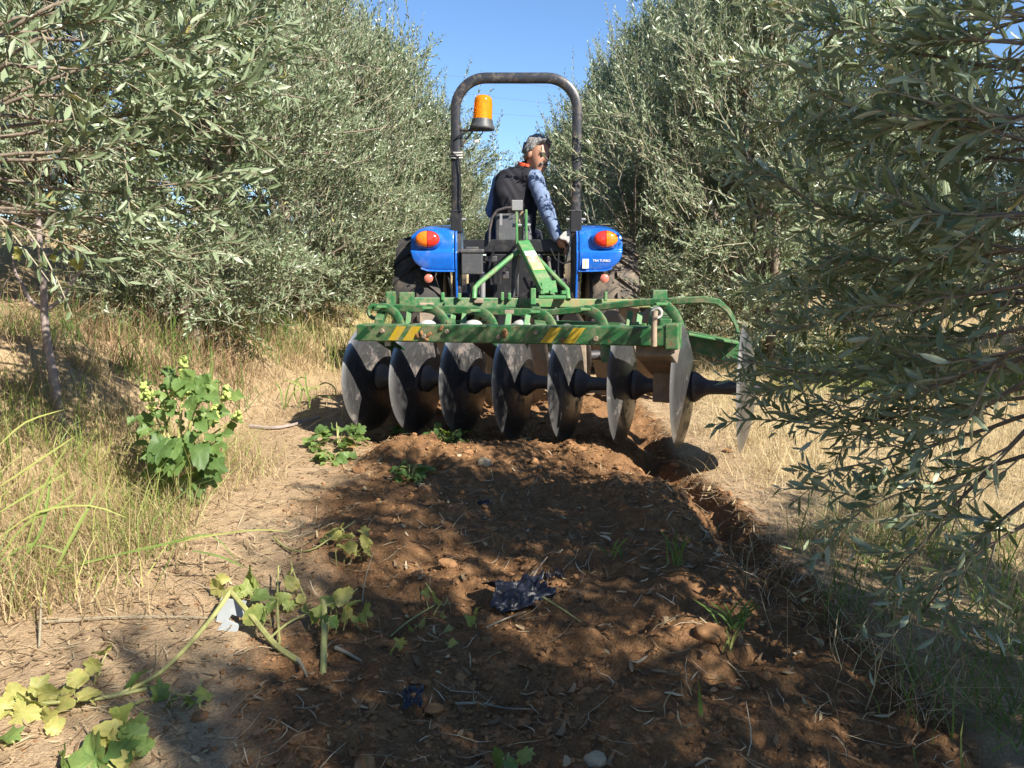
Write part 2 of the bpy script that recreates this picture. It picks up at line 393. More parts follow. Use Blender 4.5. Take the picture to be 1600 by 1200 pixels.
def hair_mat():
    m, N, L, P = new_mat('grey_hair'); t = N.new('ShaderNodeTexCoord'); mp = N.new('ShaderNodeMapping'); mp.inputs['Scale'].default_value = (1.0, 1.0, 0.22)
    n = N.new('ShaderNodeTexNoise'); n.inputs['Scale'].default_value = 130; n.inputs['Detail'].default_value = 3; n.inputs['Distortion'].default_value = 0.6
    L.new(t.outputs['Object'], mp.inputs['Vector']); L.new(mp.outputs['Vector'], n.inputs['Vector'])
    L.new(ramp(N, L, n.outputs['Fac'], [(0.28, (0.06, 0.057, 0.055)), (0.5, (0.19, 0.185, 0.18)), (0.7, (0.40, 0.39, 0.38))]), P.inputs['Base Color']); P.inputs['Roughness'].default_value = 0.6
    bump(N, L, P, n.outputs['Fac'], 1.0, 0.02); return m
M['hair'] = hair_mat()
M['moustache'] = plain('dark_grey_moustache', (0.10, 0.09, 0.085), 0.7, 90, 0.5, 1.5, 0.8)
M['vest'] = plain('black_vest_cloth', (0.007, 0.007, 0.012), 0.85, 60, 0.7, 1.3, 0.3)
M['shirt'] = plain('blue_grey_shirt', (0.135, 0.185, 0.30), 0.85, 70, 0.8, 1.15, 0.3)
M['collar'] = plain('orange_collar_cloth', (0.72, 0.10, 0.035), 0.8, 60, 0.85, 1.1, 0.2)
M['trousers'] = plain('dark_trousers_cloth', (0.03, 0.035, 0.05), 0.9, 40, 0.7, 1.3, 0.3)
M['plastic_black'] = plain('black_plastic_film', (0.014, 0.016, 0.026), 0.42, 18, 0.6, 1.5, 0.4)
M['plastic_white'] = plain('white_plastic_film', (0.27, 0.29, 0.30), 0.35, 14, 0.85, 1.1, 0.3)
M['wire'] = plain('wire', (0.10, 0.11, 0.13), 0.6, 10, 0.8, 1.2, 0)

# ------------------------------------------------------------------ ground
def axis_coords(lo_far, lo, hi, hi_far, step, grow):
    c = list(np.arange(lo, hi, step)); s = step; v = c[-1]
    while v < hi_far: s *= grow; v += s; c.append(v)
    s = step; v = lo; left = []
    while v > lo_far: s *= grow; v -= s; left.append(v)
    return np.array(left[::-1]+c)

def build_ground():
    xs = axis_coords(-70, -2.3, 2.3, 70, 0.0145, 1.09); ys = axis_coords(-25, 1.15, 4.9, 160, 0.0145, 1.045)
    X, Y = np.meshgrid(xs, ys); Z = ground_h(X, Y)
    nx, ny = len(xs), len(ys)
    idx = np.arange(nx*ny).reshape(ny, nx)
    q = np.stack([idx[:-1, :-1], idx[:-1, 1:], idx[1:, 1:], idx[1:, :-1]], -1).reshape(-1, 4)
    V = np.stack([X, Y, Z], -1).reshape(-1, 3)
    pm = plough_mask(X, Y).ravel()
    st = np.clip(sstep(0.95, 1.5, X)*1.0 + sstep(5.5, 7, Y)*0.8 + 0.3*sstep(-1.2, -1.8, X), 0, 1).ravel()
    o = link('ground', np_mesh('ground', V, None, q, {'plough': pm, 'straw': st}, True, [M['soil']]))
    tag(o, 'brown ploughed soil strip between pale dusty verges of the orchard alley', None, None, 'structure')
    return o
build_ground()

# ------------------------------------------------------------------ batches of tubes, leaves, blades
def nrm(a): return a/np.maximum(np.linalg.norm(a, axis=-1, keepdims=True), 1e-9)

def tubes_batch(P, R, n=3):
    N, K, _ = P.shape
    d = np.empty_like(P); d[:, 1:-1] = P[:, 2:]-P[:, :-2]; d[:, 0] = P[:, 1]-P[:, 0]; d[:, -1] = P[:, -1]-P[:, -2]; d = nrm(d)
    ref = np.where(np.abs(d[..., 2:3]) > 0.9, np.array([1., 0, 0]), np.array([0, 0, 1.]))
    r = nrm(np.cross(d, ref)); u = np.cross(r, d)
    ang = 2*np.pi*np.arange(n)/n
    V = P[:, :, None, :]+R[:, :, None, None]*(r[:, :, None, :]*np.cos(ang)[None, None, :, None]+u[:, :, None, :]*np.sin(ang)[None, None, :, None])
    b = (np.arange(N)*K*n)[:, None, None]; k = (np.arange(K-1)*n)[None, :, None]; j = np.arange(n)[None, None, :]; j2 = (np.arange(n)+1) % n; j2 = j2[None, None, :]
    q = np.stack([b+k+j, b+k+j2, b+k+n+j2, b+k+n+j], -1).reshape(-1, 4)
    return V.reshape(-1, 3), q

def leaves_batch(B, D, Nn, Ln, W, near=False):
    """lanceolate leaves: base, direction, normal, length, width"""
    D = nrm(D); S = nrm(np.cross(D, Nn)); Nn = np.cross(S, D); m = len(B); L_ = Ln[:, None]; W_ = W[:, None]
    if not near:
        V = np.stack([B, B+D*L_*0.48+S*W_*0.5+Nn*W_*0.16, B+D*L_-Nn*L_*0.05, B+D*L_*0.48-S*W_*0.5+Nn*W_*0.16], 1)
        o = (np.arange(m)*4)[:, None]; t = np.concatenate([o+np.array([[0, 2, 1]]), o+np.array([[0, 3, 2]])], 0)
        return V.reshape(-1, 3), t, 4
    curl = RNG.uniform(-0.10, 0.16, m)[:, None]
    mid = [B+D*L_*t-Nn*L_*curl*t*t for t in (0.0, 0.30, 0.68, 1.0)]
    V = np.stack([mid[0], mid[1], mid[2], mid[3], mid[1]+S*W_*0.46+Nn*W_*0.14, mid[2]+S*W_*0.44+Nn*W_*0.12, mid[1]-S*W_*0.46+Nn*W_*0.14, mid[2]-S*W_*0.44+Nn*W_*0.12], 1)
    o = (np.arange(m)*8)[:, None]
    t = np.concatenate([o+np.array([f]) for f in ((0, 1, 4), (1, 5, 4), (1, 2, 5), (2, 3, 5), (0, 6, 1), (1, 6, 7), (1, 7, 2), (2, 7, 3))], 0)
    return V.reshape(-1, 3), t, 8

def twig_set(B, D, Ln, pairs, leafL, rng, droop=0.25, near=False, tint_bias=0.0, raw=False):
    """twigs with opposite leaf pairs; returns tube verts/quads and leaf verts/tris/tints"""
    N = len(B); K = 4 if near else 3; t = np.linspace(0, 1, K)
    D = nrm(D); dr = (droop*rng.uniform(-0.3, 1.2, N))[:, None]
    side = nrm(np.cross(D, rng.normal(size=(N, 3))))*(0.12*rng.normal(size=(N, 1)))
    def pos(tt): return B[:, None, :]+D[:, None, :]*(Ln[:, None]*tt)[..., None]+(side*Ln[:, None])[:, None, :]*(tt*tt)[..., None]-np.array([0, 0, 1.])*((dr*Ln[:, None])*tt*tt)[..., None]
    P = pos(np.broadcast_to(t, (N, K)))
    r0 = (0.0030 if near else 0.0035); R = np.broadcast_to(np.linspace(1.0, 0.25, K)*r0, (N, K))
    tv, tq = tubes_batch(P, R, 3)
    lt = (np.arange(pairs)+0.6)/(pairs)*0.9+0.1
    lt = np.clip(lt[None, :]+rng.normal(0, 0.012, (N, pairs)), 0.05, 1.0)
    lp = pos(lt); e = pos(np.clip(lt+0.03, 0, 1.05)); axis = nrm(e-pos(lt-0.03))
    ref = nrm(rng.normal(size=(N, 1, 3))+0*axis); p1 = nrm(np.cross(axis, ref)); p2 = np.cross(axis, p1)
    alt = (np.arange(pairs) % 2)[None, :, None]*(np.pi/2)*0.75+rng.uniform(-0.3, 0.3, (N, pairs, 1))
    out = []
    for sgn in (1, -1):
        s = sgn*(p1*np.cos(alt)+p2*np.sin(alt))
        sp = rng.uniform(0.55, 1.15, (N, pairs, 1))
        d = nrm(axis*0.9+s*sp+rng.normal(0, 0.16, (N, pairs, 3))+np.array([0, 0, 0.10]))
        nn = nrm(axis*0.8-s*0.5+rng.normal(0, 0.45, (N, pairs, 3))+np.array([0, 0, 0.25]))
        keep = rng.random((N, pairs)) > 0.07
        out.append((lp[keep], d[keep], nn[keep], lt[keep]))
    lb = np.concatenate([o[0] for o in out]); ld = np.concatenate([o[1] for o in out]); ln_ = np.concatenate([o[2] for o in out]); ltt = np.concatenate([o[3] for o in out])
    m = len(lb); size = leafL*rng.uniform(0.65, 1.2, m)*(1.0-0.35*np.clip((ltt-0.7)/0.3, 0, 1))
    wid = size*(rng.uniform(0.19, 0.27, m) if near else rng.uniform(0.25, 0.36, m))
    tint = np.clip(0.12+0.76*rng.beta(2.0, 2.3, m)+tint_bias+0.10*(ltt-0.5), 0, 0.96); tint[rng.random(m) < 0.006] = 1.0
    if raw: return tv, tq, (lb, ld, ln_, size, wid, tint)
    lv, ltr, per = leaves_batch(lb, ld, ln_, size, wid, near)
    return tv, tq, lv, ltr, np.repeat(tint, per)

def curve_pts(a, b, k, bend, rng, sag=0.0):
    a = np.array(a, float); b = np.array(b, float); t = np.linspace(0, 1, k)[:, None]
    w = rng.normal(0, bend, 3)*np.linalg.norm(b-a)
    p = a+(b-a)*t+w*np.sin(np.pi*t)*0.5-np.array([0, 0, sag])*np.sin(np.pi*t)
    p[1:-1] += rng.normal(0, bend*0.10*np.linalg.norm(b-a), (k-2, 3)); return p

def olive_meshes(name, seed, H, R, zb, n_clump, per, pairs, leafL, near=False, trunk_r=0.07, lump=0.35, sprays=(), spray_gap=0.035, stems=2, fill=True, squash=1.0, upness=0.55, cut=None, base=None):
    """meshes (trunk, crown) of one olive tree, base at the origin"""
    rng = np.random.default_rng(seed)
    # crown clumps inside a lumpy egg
    c = []
    ph = rng.uniform(0, 6.28, 4)
    while len(c) < n_clump:
        u = rng.random(); z = zb+(H-zb)*u**0.9; th = rng.uniform(0, 2*np.pi)
        s = (z-zb)/(H-zb)
        prof = (min(1.0, 0.55+1.6*s) if s < 0.3 else 1.0)*(1.0-max(0, (s-0.55)/0.45)**1.7*0.75)
        rad = R*prof*(1+lump*0.5*(math.sin(2*th+ph[0]+3*s)+0.7*math.sin(3*th+ph[1]-5*s)+0.6*math.sin(7*s+ph[2])))*rng.random()**0.42
        p = np.array([rad*math.cos(th)*squash, rad*math.sin(th), z])
        if cut is None or not cut(p): c.append(p)
    c = np.array(c)
    fork = np.array([0.03, 0.0, max(0.35, zb*0.75)])
    limbs = []; V = []; Q = []; off = 0
    def addtube(P, Rr, n=7):
        nonlocal off
        v, q = tubes_batch(P[None], np.asarray(Rr)[None], n); V.append(v); Q.append(q+off); off += len(v)
    for k in range(stems):
        b = np.array([rng.normal(0, 0.05), rng.normal(0, 0.05), -0.12]); P = curve_pts(b, fork+rng.normal(0, 0.06, 3), 7, 0.10, rng)
        addtube(P, np.linspace(trunk_r*1.25, trunk_r*0.85, 7)*rng.uniform(0.75, 1.05), 9)
    nl = 9
    order = rng.permutation(n_clump)[:nl]
    for k in order:
        tgt = c[k]*np.array([0.75, 0.75, 0.92]); P = curve_pts(fork, tgt, 8, 0.10, rng); limbs.append(P)
        addtube(P, np.linspace(trunk_r*0.62, 0.010, 8), 6)
    allp = np.concatenate([l[2:] for l in limbs])
    bB, bD = [], []
    for p in c:
        d2 = np.linalg.norm(allp-p, axis=1)+0.35*np.maximum(0, allp[:, 2]-p[2]+0.1); s = allp[np.argmin(d2)]
        if np.linalg.norm(s-p) > 0.04:
            P = curve_pts(s, p, 5, 0.08, rng); addtube(P, np.linspace(0.010, 0.0035, 5), 4)
    ax = np.stack([np.zeros(n_clump), np.zeros(n_clump), np.full(n_clump, zb+0.25*(H-zb))], 1)
    outw = nrm((c-ax)*np.array([1, 1, 0.55]))
    B = np.repeat(c, per, 0)+rng.normal(0, 0.10, (n_clump*per, 3)); O = np.repeat(outw, per, 0)
    D = nrm(0.62*O+np.array([0, 0, upness])+0.62*nrm(rng.normal(size=B.shape)))
    Ln = rng.uniform(0.20, 0.46, len(B))
    B = B-D*Ln[:, None]*0.35
    B[:, 2] = np.maximum(B[:, 2], 0.25)
    cl_t = np.repeat(rng.normal(0, 0.07, n_clump), per)
    sets = [twig_set(B, D, Ln, pairs, leafL, rng, 0.22, near, 0.0, near)]
    # long upright shoots that break up the outline
    if not near:
        cand = np.argsort(-(c[:, 2]/H+0.55*np.linalg.norm(c[:, :2], axis=1)/R))[:n_clump//2]; cid = rng.choice(cand, 210)
        sB = c[cid]+rng.normal(0, 0.10, (210, 3)); sD = nrm(np.array([0, 0, 1.0])+0.40*outw[cid]+0.22*rng.normal(size=(210, 3)))
        sets.append(twig_set(sB, sD, rng.uniform(0.35, 0.85, 210), 17, leafL*0.95, rng, 0.10, False, 0.06))
    # long free sprays reaching out of the crown
    if len(sprays):
        sB, sD, sL = [], [], []
        for a, b, sag in sprays:
            k = 9; P = curve_pts(a, b, k, 0.05, rng, sag); ln = np.linalg.norm(np.array(b)-np.array(a))
            addtube(P, np.linspace(0.0060, 0.0015, k), 5); addtube(curve_pts(fork, P[0], 7, 0.06, rng), np.linspace(0.009, 0.0062, 7), 5)
            n = max(4, int(ln/(spray_gap if b[2] > 0.95 else spray_gap*1.8)))
            for q in range(n):
                t = 0.12+0.88*(q+rng.random())/n; i = min(k-2, int(t*(k-1))); f = t*(k-1)-i; pp = P[i]*(1-f)+P[i+1]*f; ax_ = P[i+1]-P[i]; ax_ = ax_/np.linalg.norm(ax_)
                d = ax_*0.9+rng.normal(0, 0.50, 3)+np.array([0, 0, 0.12]); sB.append(pp); sD.append(d); sL.append(rng.uniform(0.14, 0.36)*(1.1-0.4*t))
        sets.append(twig_set(np.array(sB), np.array(sD), np.array(sL), max(4, pairs-1), leafL, rng, 0.30, near, 0.0, near))
    tm = np_mesh(name+'_trunk', np.concatenate(V), None, np.concatenate(Q), None, True, [M['bark']])
    CV = []; T = []; QQ = []; A = []; o = 0; picked = []
    if near:
        # the leaves that show largest become pieces of their own
        LB, LD, LN, LS, LW, LT = [np.concatenate([s[2][k] for s in sets]) for k in range(6)]
        W_ = LB+np.array(base)-np.array([0, 0, CAM_Z]); dep = W_[:, 1]*math.cos(PITCH)-W_[:, 2]*math.sin(PITCH)
        vx = W_[:, 0]/np.maximum(dep, 0.1)*FPX; vy = -(W_[:, 2]*math.cos(PITCH)+W_[:, 1]*math.sin(PITCH))/np.maximum(dep, 0.1)*FPX
        sc_ = np.where((dep > 0.5) & (np.abs(vx) < 790) & (np.abs(vy) < 590), LS/np.maximum(dep, 0.1)*np.linalg.norm(np.cross(LD, nrm(W_)), axis=1), 0)
        top = np.argsort(-sc_)[:300]; rest = np.ones(len(LB), bool); rest[top] = False
        picked = [(LB[i], LD[i], LN[i], LS[i], LW[i], LT[i]) for i in top]
        first = True; new = []
        for s in sets:
            if first: lv, lt, per_ = leaves_batch(LB[rest], LD[rest], LN[rest], LS[rest], LW[rest], True); new.append((s[0], s[1], lv, lt, np.repeat(LT[rest], per_))); first = False
            else: new.append((s[0], s[1], np.zeros((0, 3)), np.zeros((0, 3), int), np.zeros(0)))
        sets = new
    for tv, tq, lv, lt, ti in sets:
        CV.append(tv); QQ.append(tq+o); A.append(np.full(len(tv), 0.5)); o += len(tv)
        CV.append(lv); T.append(lt+o); A.append(ti); o += len(lv)
    cm = np_mesh(name+'_crown', np.concatenate(CV), np.concatenate(T), np.concatenate(QQ), {'tint': np.concatenate(A)}, False, [M['olive_near' if near else 'olive'], M['twig']], 0, 1)
    return tm, cm, picked

def olive_leaf_mesh(tint):
    V = [(0, 0, 0), (0, 0.30, -0.005), (0, 0.68, -0.03), (0, 1.0, -0.09), (0.34, 0.16, 0.02), (0.46, 0.33, 0.025), (0.47, 0.55, 0.01), (0.36, 0.76, -0.03), (-0.34, 0.16, 0.02), (-0.46, 0.33, 0.025), (-0.47, 0.55, 0.01), (-0.36, 0.76, -0.03)]
    F = [(0, 1, 5, 4), (1, 2, 6, 5), (2, 3, 7, 6), (0, 8, 9, 1), (1, 9, 10, 2), (2, 10, 11, 3)]
    me = bpy.data.meshes.new('olive_leaf'); me.from_pydata(V, [], F); me.materials.append(M['olive_near'])
    a = me.attributes.new('tint', 'FLOAT', 'POINT'); a.data.foreach_set('value', [tint]*len(V)); me.validate(); return me
OLEAF = [olive_leaf_mesh(t) for t in (0.08, 0.25, 0.42, 0.58, 0.75, 0.9)]
def place_tree(meshes, x, y, rz, sc, label, group, sz=1.0):
    z = gz(x, y)
    t = thing('olive_tree', label, 'olive tree', (x, y, z-0.03), group)
    t.rotation_euler = (0, 0, rz); t.scale = (sc, sc, sc*sz)
    link('trunk', meshes[0], t); c = link('crown', meshes[1], t); c['kind'] = 'stuff'
    for B_, D_, N_, S_, W_, T_ in meshes[2]:
        d = Vector(D_).normalized(); s = d.cross(Vector(N_)).normalized(); n = s.cross(d)
        o = bpy.data.objects.new('leaf', OLEAF[min(5, int(T_*6))]); col.objects.link(o); o.parent = t
        o.matrix_basis = Matrix.Translation(Vector(B_)) @ Matrix(((s.x, d.x, n.x), (s.y, d.y, n.y), (s.z, d.z, n.z))).to_4x4() @ Matrix.Diagonal((W_, S_, S_, 1))
    return t

FAR = [olive_meshes('olive_a', 101, 3.3, 1.22, 0.28, 190, 29, 8, 0.055, lump=0.36),
       olive_meshes('olive_b', 202, 3.4, 1.18, 0.22, 190, 29, 8, 0.053, lump=0.42),
       olive_meshes('olive_c', 303, 3.15, 1.25, 0.25, 190, 29, 8, 0.057, lump=0.4)]
AIRY = olive_meshes('olive_airy', 606, 3.3, 1.15, 0.9, 62, 20, 8, 0.062, lump=0.6)

LG, RG = 'olive trees of the left row', 'olive trees of the right row'
# near tree on the left: its crown comes in from the frame edge, long sprays point at the alley
def loc(p, base): return (p[0]-base[0], p[1]-base[1], p[2]-base[2])
bx, by = -2.55, 2.55; bz = gz(bx, by)-0.03
spL = []
for (p0, p1, Y0, Y1, sag) in [((60, 60), (430, 20), 2.7, 2.9, 0.02), ((40, 150), (425, 85), 2.6, 2.8, 0.03), ((80, 190), (380, 125), 2.7, 2.6, 0.03), ((30, 240), (375, 195), 2.6, 2.7, 0.02),
                              ((100, 235), (372, 262), 2.8, 2.8, -0.02), ((60, 290), (350, 275), 2.6, 2.6, 0.02), ((60, 330), (325, 320), 2.7, 2.7, 0.03), ((40, 350), (310, 400), 2.6, 2.6, -0.03),
                              ((20, 30), (330, -30), 2.5, 2.6, 0.02), ((10, 100), (300, 60), 2.3, 2.4, 0.03), ((0, 250), (230, 215), 2.3, 2.3, 0.03), ((0, 180), (290, 150), 2.4, 2.5, 0.03),
                              ((0, 330), (210, 345), 2.4, 2.5, 0.0), ((-40, 60), (180, 30), 2.2, 2.2, 0.02), ((0, 290), (160, 400), 2.6, 2.6, -0.02), ((-30, 330), (100, 380), 2.3, 2.3, 0.0),
                              ((60, 20), (260, -60), 2.5, 2.6, 0.0), ((150, 200), (360, 230), 2.9, 2.9, 0.0), ((120, 110), (400, 55), 2.9, 3.0, 0.02), ((150, 330), (300, 365), 2.9, 2.9, 0.0)]:
    a = U(*p0, Y0); b = U(*p1, Y1); spL.append((loc(a, (bx, by, bz)), loc(b, (bx, by, bz)), sag))
nl = olive_meshes('olive_near_left', 404, 3.0, 1.05, 0.95, 125, 15, 8, 0.064, True, 0.06, 0.3, spL, 0.028, 1, base=(bx, by, bz))
t = place_tree(nl, bx, by, 0, 1.0, 'nearest olive tree on the left, big pale leaves reaching in from the frame edge', LG)
# near tree on the right: dark hanging sprays across the right edge
bx, by = 2.35, 0.50; bz = gz(bx, by)-0.03
spR = []
for (p0, p1, Y0, Y1, sag) in [((1600, 290), (1150, 235), 2.3, 2.7, 0.10), ((1620, 200), (1250, 130), 2.1, 2.6, 0.03), ((1640, 110), (1300, 40), 2.1, 2.5, 0.02), ((1640, 380), (1270, 400), 2.1, 2.6, 0.03),
                              ((1620, 470), (1230, 520), 2.2, 2.7, 0.03), ((1620, 560), (1165, 560), 2.3, 2.9, 0.05), ((1620, 600), (1170, 655), 2.3, 2.8, 0.04), ((1640, 540), (1330, 640), 2.0, 2.4, 0.0),
                              ((1640, 640), (1270, 745), 2.0, 2.4, 0.0), ((1640, 500), (1210, 590), 2.5, 3.0, 0.0), ((1640, 540), (1190, 610), 2.5, 3.1, 0.02), ((1640, 610), (1320, 640), 2.3, 2.7, 0.0), ((1640, 460), (1270, 480), 2.3, 2.8, 0.0), ((1640, 700), (1330, 800), 2.0, 2.3, 0.0), ((1640, 570), (1440, 690), 1.9, 2.1, 0.0), ((1680, 10), (1500, 70), 2.0, 2.2, 0.0), ((1680, 60), (1520, 120), 2.3, 2.5, 0.0), ((1680, 120), (1490, 150), 2.2, 2.4, 0.0), ((1680, 160), (1530, 230), 2.0, 2.2, 0.0), ((1680, 210), (1480, 270), 2.2, 2.4, 0.0), ((1680, 270), (1510, 340), 2.0, 2.2, 0.0), ((1680, 320), (1470, 390), 2.3, 2.5, 0.0), ((1680, 380), (1520, 450), 2.1, 2.3, 0.0), ((1680, -20), (1480, 0), 2.2, 2.4, 0.0), ((1680, 430), (1490, 530), 2.2, 2.4, 0.0), ((1680, 520), (1500, 610), 2.3, 2.5, 0.0), ((1640, 640), (1390, 900), 1.9, 2.1, 0.0), ((1640, 760), (1440, 960), 1.8, 2.0, 0.0),
                              ((1640, 800), (1480, 900), 1.8, 1.9, 0.0), ((1640, 500), (1340, 590), 2.1, 2.5, 0.0), ((1640, 40), (1330, -40), 2.1, 2.4, 0.0), ((1640, 330), (1350, 300), 1.9, 2.2, 0.03),
                              ((1640, 440), (1380, 480), 1.9, 2.2, 0.0), ((1640, 520), (1420, 620), 1.8, 2.1, 0.0), ((1640, 180), (1400, 190), 1.9, 2.2, 0.0), ((1640, 250), (1330, 240), 2.2, 2.6, 0.0),
                              ((1640, 20), (1230, 20), 2.5, 3.1, 0.0), ((1640, 90), (1180, 100), 2.6, 3.3, 0.02), ((1640, 150), (1220, 190), 2.6, 3.2, 0.0), ((1640, 340), (1190, 330), 2.6, 3.2, 0.03), ((1640, 420), (1200, 450), 2.5, 3.1, 0.02), ((1640, 230), (1450, 160), 2.0, 2.2, 0.0), ((1640, 70), (1450, 60), 2.0, 2.2, 0.0), ((1640, 400), (1450, 350), 2.0, 2.2, 0.0), ((1640, 480), (1330, 430), 2.4, 2.8, 0.0), ((1640, 590), (1400, 560), 2.1, 2.4, 0.0)]:
    a = U(*p0, Y0*0.86); b = U(*p1, Y1*0.86); spR.append((loc(a, (bx, by, bz)), loc(b, (bx, by, bz)), sag))
nr = olive_meshes('olive_near_right', 505, 2.95, 1.02, 0.9, 105, 13, 8, 0.060, True, 0.06, 0.3, spR, 0.027, 1, base=(bx, by, bz))
t = place_tree(nr, bx, by, 0, 1.0, 'nearest olive tree on the right, dark leafy sprays hanging over the straw grass', RG)

TREES = [  # mesh, x, y, turn, scale, label, group
    (0, -2.35, 5.7, 3.6, 1.0, 'olive tree on the left bank with forked pale trunk behind the cocklebur', LG),
    (1, -2.30, 8.3, 2.1, 1.05, 'olive tree left of the left rear tyre, third along the left row', LG),
    (2, -2.20, 10.9, 4.0, 1.18, 'tall olive tree on the left whose tip stands beside the beacon, fourth along its row', LG),
    (0, -2.25, 13.6, 1.3, 1.08, 'olive tree seen just left of the roll bar post, fifth along the left row', LG),
    (1, -2.2, 16.4, 5.0, 1.05, 'olive tree sixth along the left row, its edge left of the roll bar post', LG),
    (2, -2.2, 19.4, 0.2, 1.05, 'olive tree seventh along the left row, showing through the roll bar', LG),
    (0, -2.2, 22.6, 3.0, 1.05, 'olive tree eighth along the left row, left of the driver', LG),
    (1, -2.2, 26.5, 1.8, 1.05, 'last small olive tree of the left row, left of the driver', LG),
    (1, 2.25, 6.7, 0.9, 1.04, 'olive tree on the right overhanging the right fender', RG),
    (2, 2.25, 9.5, 3.3, 1.22, 'olive tree right of the roll bar, third along the right row', RG),
    (0, 2.15, 12.4, 5.2, 1.25, 'olive tree fourth along the right row, behind the right roll bar post', RG),
    (1, 2.15, 15.4, 2.5, 1.25, 'olive tree fifth along the right row, seen beside the right roll bar post', RG),
    (2, 2.15, 18.6, 1.0, 1.25, 'olive tree sixth along the right row, right of the driver', RG),
    (0, 2.25, 21.5, 4.4, 1.05, 'olive tree seventh along the right row, right of the driver', RG),
    (1, 2.25, 25.5, 0.1, 1.05, 'last small olive tree of the right row, right of the driver', RG),
]
TREES += [(2, 4.5, 5.5, 2.0, 0.80, 'olive tree at right edge standing behind the nearest dark sprays', RG)]
for k, x, y, rz, s, lb, gp in TREES: place_tree(FAR[k], x, y, rz, s, lb, gp)
BG = 'olive trees of the rows beyond'
for k, x, y, rz, s, lb in [(0, -4.7, 3.3, 2.5, 0.9, 'olive tree at the far left frame edge behind the nearest sprays'), (2, -5.6, 6.0, 1, 0.9, 'olive tree higher on the left bank behind the bare sapling'), (1, -5.8, 9.5, 2, 1.0, 'olive tree of the second row on the left bank'),
                           (0, 5.6, 10.5, 3, 0.85, 'olive tree of the next row beyond the sunlit straw on the right'), (2, 6.4, 6.2, 5, 0.8, 'olive tree far right beyond the lit straw grass'),
                           (1, 5.9, 15.5, 4, 0.9, 'olive tree of the next row to the right, farther back')]:
    place_tree(FAR[k], x, y, rz, s, lb, BG)
SG = 'olive trees behind the viewpoint'
for k, x, y, rz, s, lb in [('a', 2.62, -1.55, 1.1, 1.05, 'olive tree of the right row just behind the viewpoint'), (2, 2.5, -3.6, 2.2, 1.0, 'olive tree of the right row farther behind the viewpoint'),
                           (1, -2.6, -0.8, 0.3, 1.0, 'olive tree of the left row just behind the viewpoint')]:
    place_tree(AIRY if k == 'a' else FAR[k], x, y, rz, s, lb, SG)

# ------------------------------------------------------------------ tractor
TX = 0.036                       # centre line of the tractor
AX_Y = 6.72                      # rear axle
TZ = 0.165
tractor = thing('tractor', 'blue farm tractor seen from behind with black roll bar, driving up the alley', 'tractor', (TX, AX_Y, TZ))
def TL(px, py, Y): return U(px, py, Y)

RR = [(-0.36, -0.5), (-0.5, -0.36), (-0.5, 0.36), (-0.36, 0.5), (0.36, 0.5), (0.5, 0.36), (0.5, -0.36), (0.36, -0.5)]
def rprof(w, h): return [(x*w, y*h) for x, y in RR]

def arc(c, r, a0, a1, n, ax1, ax2):
    c = Vector(c); return [c+Vector(ax1)*r*math.cos(a0+(a1-a0)*k/n)+Vector(ax2)*r*math.sin(a0+(a1-a0)*k/n) for k in range(n+1)]

# rear wheels
def wheel(side, mat):
    cx = TX+side*0.80; cz = TZ+0.585; r = 0.585; w = 0.40
    Mx = Matrix.Translation((cx, AX_Y, cz)) @ Matrix.Rotation(math.pi/2, 4, 'Y')
    root = bpy.data.objects.new('wheel', None); col.objects.link(root); root.parent = tractor
    ORIG[root.name] = ORIG[tractor.name]
    b = MB(); h = w/2
    b.lathe([(0.31, -h*0.82), (0.36, -h*0.98), (0.45, -h), (0.525, -h*0.93), (0.553, -h*0.72), (0.557, 0), (0.553, h*0.72), (0.525, h*0.93), (0.45, h), (0.36, h*0.98), (0.31, h*0.82)], 48, Mx)
    b.build('tyre', mat, root, smooth=True)
    b = MB()
    b.lathe([(0.0, -0.03), (0.12, -0.03), (0.14, -0.05), (0.25, -0.07), (0.29, -h*0.80), (0.325, -h*0.86), (0.325, -h*0.80), (0.30, -h*0.6), (0.30, h*0.6), (0.325, h*0.80), (0.325, h*0.86), (0.29, h*0.80), (0.25, 0.02), (0.12, 0.04), (0.0, 0.04)], 32, Mx)
    b.build('rim', M['pale_grey'], root, smooth=True)
    # bar lugs, each a piece of its own
    nl = 20; me = None
    for sgn in (-1, 1):
        q = MB()
        # chevron lug in local tyre frame: x = across, angle along
        rows = []
        for t in np.linspace(0, 1, 6):
            xa = sgn*(0.005+t*(h-0.012)); ang = (t*0.26)*1.0; rows.append((xa, ang, 0.585-0.035*t*t, 0.021+0.004*t))
        P = []; F = []
        for xa, ang, rt, hw in rows:
            for dr, da in ((-0.05, -hw*1.5), (0, -hw), (0, hw), (-0.05, hw*1.5)):
                rr = rt+dr; aa = ang+da/0.58; P.append(Vector((xa, rr*math.cos(aa), rr*math.sin(aa))))
        for i in range(len(rows)-1):
            for j in range(3): F.append((i*4+j, i*4+j+1, (i+1)*4+j+1, (i+1)*4+j))
        F += [(0, 1, 2, 3), tuple((len(rows)-1)*4+j for j in (3, 2, 1, 0))]
        q.add(P, F); first = None
        for k in range(nl):
            if first is None:
                o = q.build('lug', mat, root, origin=Vector()); first = o
            else:
                o = bpy.data.objects.new('lug', first.data); col.objects.link(o); o.parent = root
            o.location = Vector((cx, AX_Y, cz))-ORIG[tractor.name]; o.rotation_euler = (2*math.pi*(k+(0.5 if sgn > 0 else 0))/nl, 0, 0)
    return root
wl_ = wheel(-1, M['rubber']); wr_ = wheel(1, M['rubber_dusty'])
wr_['label'] = 'dusty right rear wheel half hidden by olive leaves'; wl_['label'] = 'black left rear wheel'

